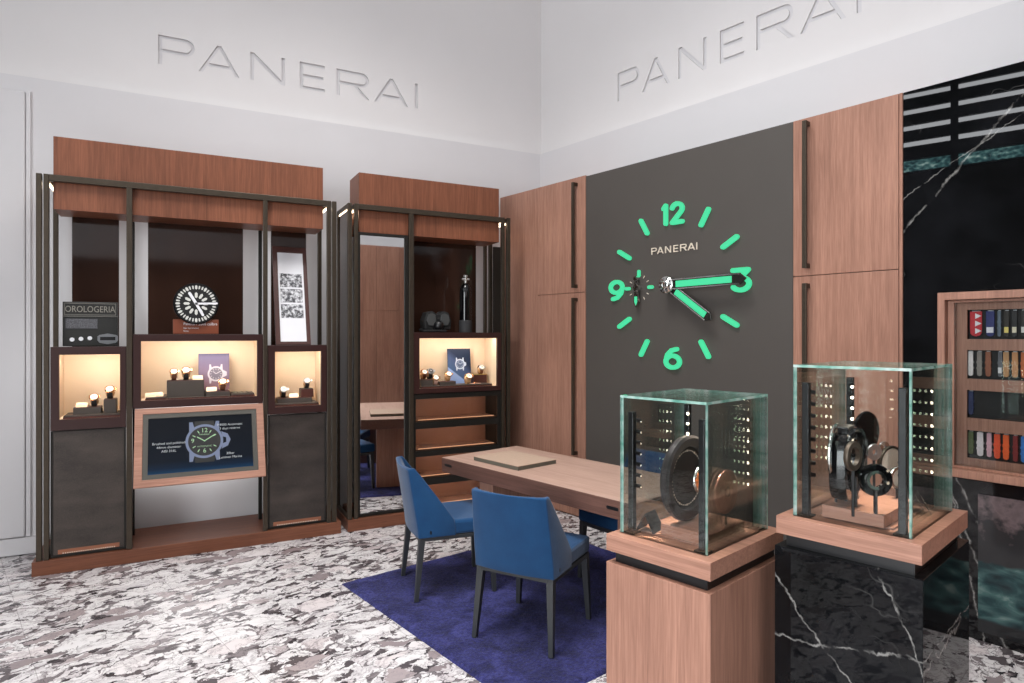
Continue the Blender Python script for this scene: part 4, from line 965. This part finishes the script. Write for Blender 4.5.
# ================================================================== CHAIRS
def chair(x, y, ang, label, group):
    t = thing('dining_chair', label, 'chair', Matrix.Translation((x,y,RZ)) @ Matrix.Rotation(R(ang), 4, 'Z'), (0,0,0), group)
    HWD = .228
    # backrest with side wings: U-shaped plan lofted upwards
    mb = MB(); mb.smooth = True; nb = 8; lv = [.372,.43,.465,.52,.58,.64,.70,.745,.775,.79]
    rings = []
    for z in lv:
        u = max(0., (z-.465)/(.79-.465)); b = -.248 - .062*max(0,(z-.40))/.39
        tb = .085*(1-u) + .030; th = .032*(1-.45*u)
        wf = (b+tb+.01) + (.105)*(1-u)**.9
        hw = HWD - .013*u
        if z > .778: tb -= .006
        ring = []
        for i in range(nb+1):
            q = -1 + 2*i/nb; ring.append((b - .022*(1-q*q), q*hw, z - (.004 if z > .78 else 0)))
        ring += [(wf, hw, z), (wf, hw-th, z)]
        for i in range(nb+1):
            q = 1 - 2*i/nb; ring.append((b + tb - .020*(1-q*q), q*(hw-th), z - .010*(1-q*q)*(u > .9)))
        ring += [(wf, -hw+th, z), (wf, -hw, z)]
        rings.append(ring)
    n = len(rings[0]); vs = [v for r in rings for v in r]; fs = []
    for k in range(len(rings)-1):
        for i in range(n):
            j = (i+1) % n; fs.append((k*n+i, k*n+j, (k+1)*n+j, (k+1)*n+i))
    # caps follow the U
    for off, rev in ((0, True), ((len(rings)-1)*n, False)):
        o_ = [off+i for i in range(nb+1)]; i_ = [off+nb+3+i for i in range(nb+1)][::-1]
        cap = [(o_[i], o_[i+1], i_[i+1], i_[i]) for i in range(nb)]
        cap += [(o_[nb], off+nb+1, off+nb+2, i_[nb]), (o_[0], i_[0], off+2*nb+4, off+2*nb+5)]
        fs += [c[::-1] if rev else c for c in cap]
    mb.add(vs, fs); b = part(t, 'backrest', mb, M['fabric'])
    m2 = b.modifiers.new('edge', 'BEVEL'); m2.width = .007; m2.segments = 2; m2.limit_method = 'ANGLE'; m2.angle_limit = R(50)
    mb = MB(); mb.box(-.22, .245, -HWD+.004, HWD-.004, .374, .462); s = part(t, 'seat', mb, M['fabric'], .018)
    mb = MB(); mb.box(-.18, -.17, -HWD-.0015, -HWD+.001, .392, .412); part(b, 'fabric_tab', mb, M['black'])
    mb = MB(); f = .222
    mb.box(-.245, .232, -f, -f+.03, .350, .373); mb.box(-.245, .232, f-.03, f, .350, .373); mb.box(-.245, -.215, -f+.03, f-.03, .350, .373); mb.box(.202, .232, -f+.03, f-.03, .350, .373)
    part(t, 'base_rail', mb, M['chair_leg'], .002)
    for sx_, sy_ in ((-1,1),(-1,-1),(1,1),(1,-1)):
        tx, ty, bx_, by_ = (-.226 if sx_ < 0 else .212), sy_*.203, (-.262 if sx_ < 0 else .225), sy_*.222
        a, c = .019, .0125; mb = MB()
        mb.hexa([(bx_-c,by_-c,0),(bx_+c,by_-c,0),(bx_+c,by_+c,0),(bx_-c,by_+c,0)], [(tx-a,ty-a,.352),(tx+a,ty-a,.352),(tx+a,ty+a,.352),(tx-a,ty+a,.352)])
        part(t, 'leg', mb, M['chair_leg'], .002)
    return t
g = 'blue chairs around the table'
chair(1.553, 3.812, -8, 'blue upholstered chair nearest the mirror, its side to us', g)
chair(1.730, 3.025, 33.5, 'blue upholstered chair in front of the table with its back to us', g)
chair(2.60, 3.32, 190, 'blue upholstered chair mostly hidden on the far side of the table', g)

# ================================================================== PEDESTALS, GLASS CASES, EXPLODED WATCHES
def case(x0, x1, y0, y1, zb, zt, label, n_spots):
    cx, cy = (x0+x1)/2, (y0+y1)/2
    t = thing('glass_case', label, 'glass case', FR_P, (cx,cy,zb)); th = .008
    def pane(X0, X1, Y0, Y1, Z0, Z1, thin):
        mb = MB(); mb.box(X0, X1, Y0, Y1, Z0, Z1)
        # faces: bottom, top, -y, +x, +y, -x : the two broad faces are clear, the rest show the green edge
        broad = {'x': (3,5), 'y': (2,4), 'z': (0,1)}[thin]
        mb.k = [0 if i in broad else 1 for i in range(6)]
        return part(t, 'glass_pane', mb, [M['glass'], M['glass_edge']])
    pane(x0, x0+th, y0, y1, zb, zt-th, 'x'); pane(x1-th, x1, y0, y1, zb, zt-th, 'x')
    pane(x0+th, x1-th, y0, y0+th, zb, zt-th, 'y'); pane(x0+th, x1-th, y1-th, y1, zb, zt-th, 'y')
    pane(x0, x1, y0, y1, zt-th, zt, 'z')
    for sx_, sy_ in ((-1,-1),(1,-1),(1,1),(-1,1)):
        pxx = cx + sx_*((x1-x0)/2-.028); pyy = cy + sy_*((y1-y0)/2-.028)
        mb = MB(); mb.box(pxx-.010, pxx+.010, pyy-.010, pyy+.010, zb+.004, zt-.055); p = part(t, 'light_post', mb, M['black'], .002)
        mb = MB(); mb.box(pxx-.020, pxx+.020, pyy-.020, pyy+.020, zb, zb+.005); part(p, 'foot_plate', mb, M['bronze_dk'], .001)
        d = Vector((cx-pxx, (cy-pyy)*.8, 0)).normalized()
        for k in range(n_spots):
            z = zt - .082 - .036*k; a = Vector((pxx,pyy,z)) + d*.010; q = a + d*.018 + Vector((0,0,-.004))
            mb = MB(); mb.tube([a, q], .0068, 10); h = part(p, 'spotlight', mb, M['black'])
            mb = MB(); mb.tube([q, q+d*.0012], .0046, 10); part(h, 'lens', mb, M['spot'])
    return t
def pedestal(x0, x1, y0, y1, zt, body_mat, slab_mat, label, over=0.0):
    t = thing('display_pedestal', label, 'pedestal', FR_P, ((x0+x1)/2,(y0+y1)/2,0))
    mb = MB(); mb.box(x0-over, x1+over, y0-over, y1+over, 0, zt-.090); part(t, 'body', mb, body_mat, .0015)
    mb = MB(); mb.box(x0+.022, x1-.022, y0+.022, y1-.022, zt-.090, zt-.053); part(t, 'shadow_gap', mb, M['black'])
    mb = MB(); mb.box(x0, x1, y0, y1, zt-.053, zt); part(t, 'top_slab', mb, slab_mat, .001)
    return t
LZ, RZT = .95, 1.05
lx0, lx1, ly0, ly1 = 1.655, 2.125, .947, 1.322
rx0, rx1, ry0, ry1 = 1.922, 2.408, .492, .879
pedestal(lx0, lx1, ly0, ly1, LZ, M['wood'], M['wood_y'], 'oak veneer pedestal carrying the lower glass case')
cen = ((rx0+rx1)/2, (ry0+ry1)/2)
pl_lines = []
def PP(px, py, xl):                                           # (y, z) on the plane x = xl of the pedestal frame
    a = R(15.3); q = PL(px, py, (xl*math.cos(a), xl*math.sin(a)), (math.cos(a), math.sin(a)))
    return (-q.x*math.sin(a)+q.y*math.cos(a) - cen[1], q.z)
pl_lines = [lin(PP(775,576,rx0), PP(815,632,rx0), .0015), lin(PP(774,634,rx0), PP(890,655,rx0), .0012), lin(PP(894,608,rx0), PP(919,661,rx0), .0015)]
M['mb_ped'] = m_black_marble('black_marble_pedestal', pl_lines, freq=2.6, thin=.006, rough=.02, ax=1, spec=.22)
pedestal(rx0, rx1, ry0, ry1, RZT, M['mb_ped'], M['wood_y'], 'black marble pedestal with a wooden top under the taller glass case', .003)
case(1.700, 2.092, .985, 1.300, LZ, 1.402, 'lower glass case with a dotted black dial, on the oak pedestal', 7)
case(1.957, 2.374, .525, .842, RZT, 1.510, 'taller glass case with watch rings, on the black marble pedestal', 8)
# inner wooden floor of each case
for (x0, x1, y0, y1, z, nm) in ((1.712,2.080,.997,1.288,LZ,'thin wooden base board inside the lower glass case'), (1.969,2.356,.539,.830,RZT,'thin wooden base board inside the taller glass case')):
    mb = MB(); mb.box(x0+.046, x1-.046, y0+.046, y1-.046, z+.0005, z+.006)
    single('base_board', mb, M['wood_y'], nm, 'base board', FR_P, ((x0+x1)/2,(y0+y1)/2,z), bevel=.001)
def block(x0, x1, y0, y1, z0, h, label):
    t = thing('wooden_block', label, 'block', FR_P, ((x0+x1)/2,(y0+y1)/2,z0))
    mb = MB(); mb.box(x0, x1, y0, y1, z0, z0+h); b = part(t, 'body', mb, M['wood_y'], .0015)
    mb = MB(); mb.box(x0+.25*(x1-x0), x0+.25*(x1-x0)+.0012, y0-.0004, y0, z0, z0+h); part(b, 'joint_line', mb, M['black']); return t
block(1.762, 1.985, 1.012, 1.185, LZ+.006, .036, 'oiled wooden block under the exploded dial, lower glass case')
block(1.990, 2.255, .602, .770, RZT+.006, .036, 'oiled wooden block under the watch rings, taller glass case')
def tent(x, y, z, ang, w, h, label, text=False):
    t = thing('tent_card', label, 'card', FR_P @ Matrix.Translation((x,y,z)) @ Matrix.Rotation(R(ang), 4, 'Z'), (0,0,0))
    for s_ in (-1, 1):
        mb = MB(); mb.prism([(s_*h*.55,0),(s_*h*.55-s_*.004,0),(-s_*.001,h*.98),(0,h)] if s_ > 0 else [(s_*h*.55,0),(0,h),(.001,h*.98),(s_*h*.55+.004,0)], -w/2, w/2, 'x'); pnl = part(t, 'panel', mb, M['black'])
        if text and s_ < 0:
            mb = MB(); K = Matrix.Translation((0,-h*.55,0)) @ Matrix.Rotation(-math.atan2(.55,1), 4, 'X'); L = h*1.14
            for k in range(9):
                for q in range(7 - (k % 3)): mb.box(-w*.38+q*w*.115, -w*.38+q*w*.115+w*.08, -.0012, 0, L*(.15+.075*k), L*(.15+.075*k)+.0028)
            mb.xf(K); part(pnl, 'printed_lines', mb, M['ivory'])
    return t
tent(1.778, 1.238, LZ+.006, 8, .075, .060, 'small black tent card beside the wooden block, lower glass case')
tent(2.268, .590, RZT+.006, 20, .062, .058, 'small black tent card with printed lines, taller glass case', True)
# --- left: dial, ring and case back drawn apart along one axis
def ax(x, y, z, yaw=0, tilt=0): return FR0 @ Matrix.Translation((x,y,z)) @ Matrix.Rotation(R(yaw), 4, 'Z') @ Matrix.Rotation(R(90+tilt), 4, 'X')
FR0 = Matrix.Identity(4)
bt = LZ+.042
t = thing('exploded_watch_model', 'exploded watch model with a big dotted black dial, in the lower glass case', 'watch model', FR_P, (1.87,1.10,bt))
zc = bt+.142
mb = MB(); mb.smooth = False
A1_ = ax(1.845, 1.150, zc); mb.lathe([(.100,-.004),(.134,-.004),(.138,.004),(.138,.020),(.130,.026),(.104,.022)], 56, A1_, True); b = part(t, 'bezel_ring', mb, plain('bezel_grey', srgb(74,70,70), .3, .6))
mb = MB(); mb.disc(.102, .002, .010, 48, A1_); d = part(t, 'black_dial', mb, M['blackmatte'])
mb = MB()
for k in range(48):
    a = 2*PI*k/48; mb.disc(.0022 if k % 4 else .0036, .010, .0115, 8, A1_ @ Matrix.Translation((.088*math.cos(a), .088*math.sin(a), 0)))
part(d, 'dial_dots', mb, M['ivory'])
mb = MB(); mb.smooth = True
A2_ = ax(1.835, 1.085, zc+.004); mb.lathe([(.030,-.004),(.041,-.004),(.044,0),(.041,.006),(.032,.004)], 36, A2_, True); part(t, 'chrome_ring', mb, M['chrome'])
mb = MB(); mb.disc(.031, -.003, .003, 30, A2_)
for k in range(6): mb.disc(.007, .003, .006, 12, A2_ @ Matrix.Translation((.019*math.cos(k*1.05), .019*math.sin(k*1.05), 0)))
part(t, 'movement', mb, M['gold'])
mb = MB(); A3_ = ax(1.905, 1.035, bt+.105); mb.lathe([(.018,-.005),(.066,-.005),(.070,-.001),(.070,.004),(.062,.008),(.018,.006)], 44, A3_, True); part(t, 'copper_plate', mb, M['pink'])
mb = MB(); mb.ring(.010, .017, -.004, .006, 24, A3_); part(t, 'dark_bushing', mb, M['blackmatte'])
for x, y, zt in ((1.845,1.150,zc-.137), (1.835,1.085,zc-.040), (1.905,1.035,bt+.105-.0705)):
    mb = MB(); mb.tube([(x,y,bt), (x,y,zt+.006)], .0045, 8); part(t, 'support_pin', mb, M['black'])
# --- right: rings and discs of a watch drawn apart along the long side of the block
bt = RZT+.042
t = thing('exploded_watch_model', 'exploded watch model of black rings and silver discs, in the taller glass case', 'watch model', FR_P, (2.12,.69,bt))
zc = bt+.100
def el(name, x, y, z, prof, mat, yaw=0, n=44, closed=True, hook=None):
    mb = MB(); mb.smooth = False; K = ax(x, y, z, yaw); mb.lathe(prof, n, K, closed); o = part(t, name, mb, mat); return o, K
# cushion-shaped case middle with lugs, seen nearly edge-on
yw = -62
def cushion(x, y, z, r, w, mat, name, yaw):
    mb = MB(); K = Matrix.Translation((x,y,z)) @ Matrix.Rotation(R(yaw), 4, 'Z'); n = 48; vs = []
    for i in range(n):
        a = 2*PI*i/n; q = (abs(math.cos(a))**3.2 + abs(math.sin(a))**3.2)**(-1/3.2)
        for rr, yy in ((r*q, -w/2), (r*q*1.03, 0), (r*q, w/2), (r*.80, w/2), (r*.80, -w/2)): vs.append((rr*math.cos(a), yy, rr*math.sin(a)))
    fs = [(i*5+k, ((i+1)%n)*5+k, ((i+1)%n)*5+(k+1)%5, i*5+(k+1)%5) for i in range(n) for k in range(5)]
    mb.add(vs, fs); mb.xf(K); o = part(t, name, mb, mat, .002); return o, K
def PW(px, py, yl):                                           # (x, z) on the plane y = yl of the pedestal frame
    a = R(15.3); q = PL(px, py, (-yl*math.sin(a), yl*math.cos(a)), (-math.sin(a), math.cos(a)))
    return (q.x*math.cos(a)+q.y*math.sin(a), q.z)
pins = []
def put(name, px, py, yl, r0, r1, w, mat, yaw, drop=0, closed=True):
    x, z = PW(px, py, yl); z = max(z, bt + r1 + .012)
    pr = [(r0,-w/2),(r1*.97,-w/2),(r1,-w/6),(r1,w/6),(r1*.97,w/2),(r0,w/2)]
    o, K = el(name, x, yl, z, pr, mat, yaw, 44, r0 > .002)
    pins.append((x, yl, z-r1)); return o, K
x_, z_ = PW(846, 460, .735)
o, K = cushion(x_, .735, bt+.112, .100, .046, M['black_gloss'], 'case_middle', 6); pins.append((x_, .735, bt+.014))
mb = MB(); mb.prism([(.092,-.034),(.118,-.040),(.122,.0),(.118,.040),(.092,.034),(.106,.0)], -.016, .016, 'y'); mb.xf(K @ Matrix.Rotation(-PI/2, 4, 'Y')); part(o, 'lug', mb, M['black'], .003)
put('polished_bezel', 836, 452, .752, .076, .088, .010, M['chrome'], 8)
put('black_bezel', 856, 452, .690, .058, .074, .016, M['black_gloss'], 0)
put('gear_ring', 853, 456, .660, .026, .042, .012, M['bronze'], -8)
put('back_plate', 866, 432, .762, .001, .070, .010, M['black_gloss'], -14, closed=False)
put('movement_wheel', 874, 452, .700, .009, .026, .008, M['steel'], -30)
put('movement_wheel', 884, 447, .740, .006, .020, .008, M['chrome'], -30)
put('black_dial_ring', 875, 480, .630, .028, .046, .018, M['black_gloss'], -46)
put('silver_flange', 876, 480, .624, .019, .028, .010, M['chrome'], -46)
put('cream_disc', 891, 463, .700, .001, .050, .008, DI['white'], -22, closed=False)
put('bronze_rim', 891, 463, .700, .0505, .058, .014, M['bronze'], -22)
put('crystal_ring', 897, 478, .640, .026, .036, .010, M['chrome'], -20)
put('white_dial', 897, 478, .644, .001, .0255, .006, DI['white'], -20, closed=False)
for x, y, z in pins:
    mb = MB(); mb.tube([(x,y,bt), (x,y,z)], .0042, 8); part(t, 'support_pin', mb, M['black'])

# ================================================================== LIGHT
W = bpy.data.worlds.new('daylight'); SC.world = W; W.use_nodes = True
bg = W.node_tree.nodes['Background']; bg.inputs[0].default_value = (.86,.93,1,1); bg.inputs[1].default_value = 1.5
def area(name, loc, rot, sx_, sy_, power, col, spread=PI):
    L = bpy.data.lights.new(name, 'AREA'); L.shape = 'RECTANGLE'; L.size = sx_; L.size_y = sy_; L.energy = power; L.color = col
    o = bpy.data.objects.new(name, L); COL.objects.link(o); o.location = loc; o.rotation_euler = rot; L.spread = spread; return o
area('shopfront_daylight', (-4.45, -1.35, 2.1), (0, -PI/2, 0), 4.1, 4.4, 1060, (.94,.97,1))
area('clerestory_daylight', (-4.6, 1.1, 5.2), (0, -PI/2, 0), 1.5, 9.4, 430, (.95,.97,1))
for x, y, pw, sp in ((-1.2,1.2,60,100), (1.2,.8,60,100), (-.9,2.3,100,110), (1.0,3.1,205,124), (1.4,-1.4,60,100)):
    area('ceiling_lamp', (x, y, 5.85), (0,0,0), 1.3, 1.3, pw, (1,.98,.955), R(sp))
for nm, p, tgt, pw in (('case_spot', (1.90,1.16,1.385), (1.87,1.10,.98), 3.0), ('case_spot', (2.16,.69,1.492), (2.12,.68,1.09), 2.8)):
    L = bpy.data.lights.new(nm, 'SPOT'); L.energy = pw*12; L.spot_size = R(70); L.spot_blend = .6; L.shadow_soft_size = .02; L.color = (1,.86,.68)
    o = bpy.data.objects.new(nm, L); COL.objects.link(o)
    w0, w1 = FR_P @ Vector(p), FR_P @ Vector(tgt); o.location = w0; o.rotation_euler = (w1-w0).to_track_quat('-Z','Y').to_euler()

# ================================================================== CAMERA AND VIEW
cam = bpy.data.cameras.new('camera'); co = bpy.data.objects.new('camera', cam); COL.objects.link(co)
co.location = (0,0,H); co.rotation_euler = (PI/2, 0, -TH)
cam.sensor_width = 36; cam.lens = F/1024*36; cam.shift_y = -(341.5-HY)/1024; cam.clip_start = .05
SC.camera = co
vs_ = SC.view_settings; vs_.view_transform = 'Standard'; vs_.look = 'None'; vs_.gamma = 1; vs_.use_curve_mapping = False; vs_.exposure = -1.14
SC.display_settings.display_device = 'sRGB'
SC.cycles.use_denoising = True
SC.cycles.max_bounces = 10; SC.cycles.transparent_max_bounces = 24; SC.cycles.glossy_bounces = 5; SC.cycles.diffuse_bounces = 4
SC.cycles.sample_clamp_indirect = 6; SC.cycles.caustics_reflective = False; SC.cycles.caustics_refractive = False
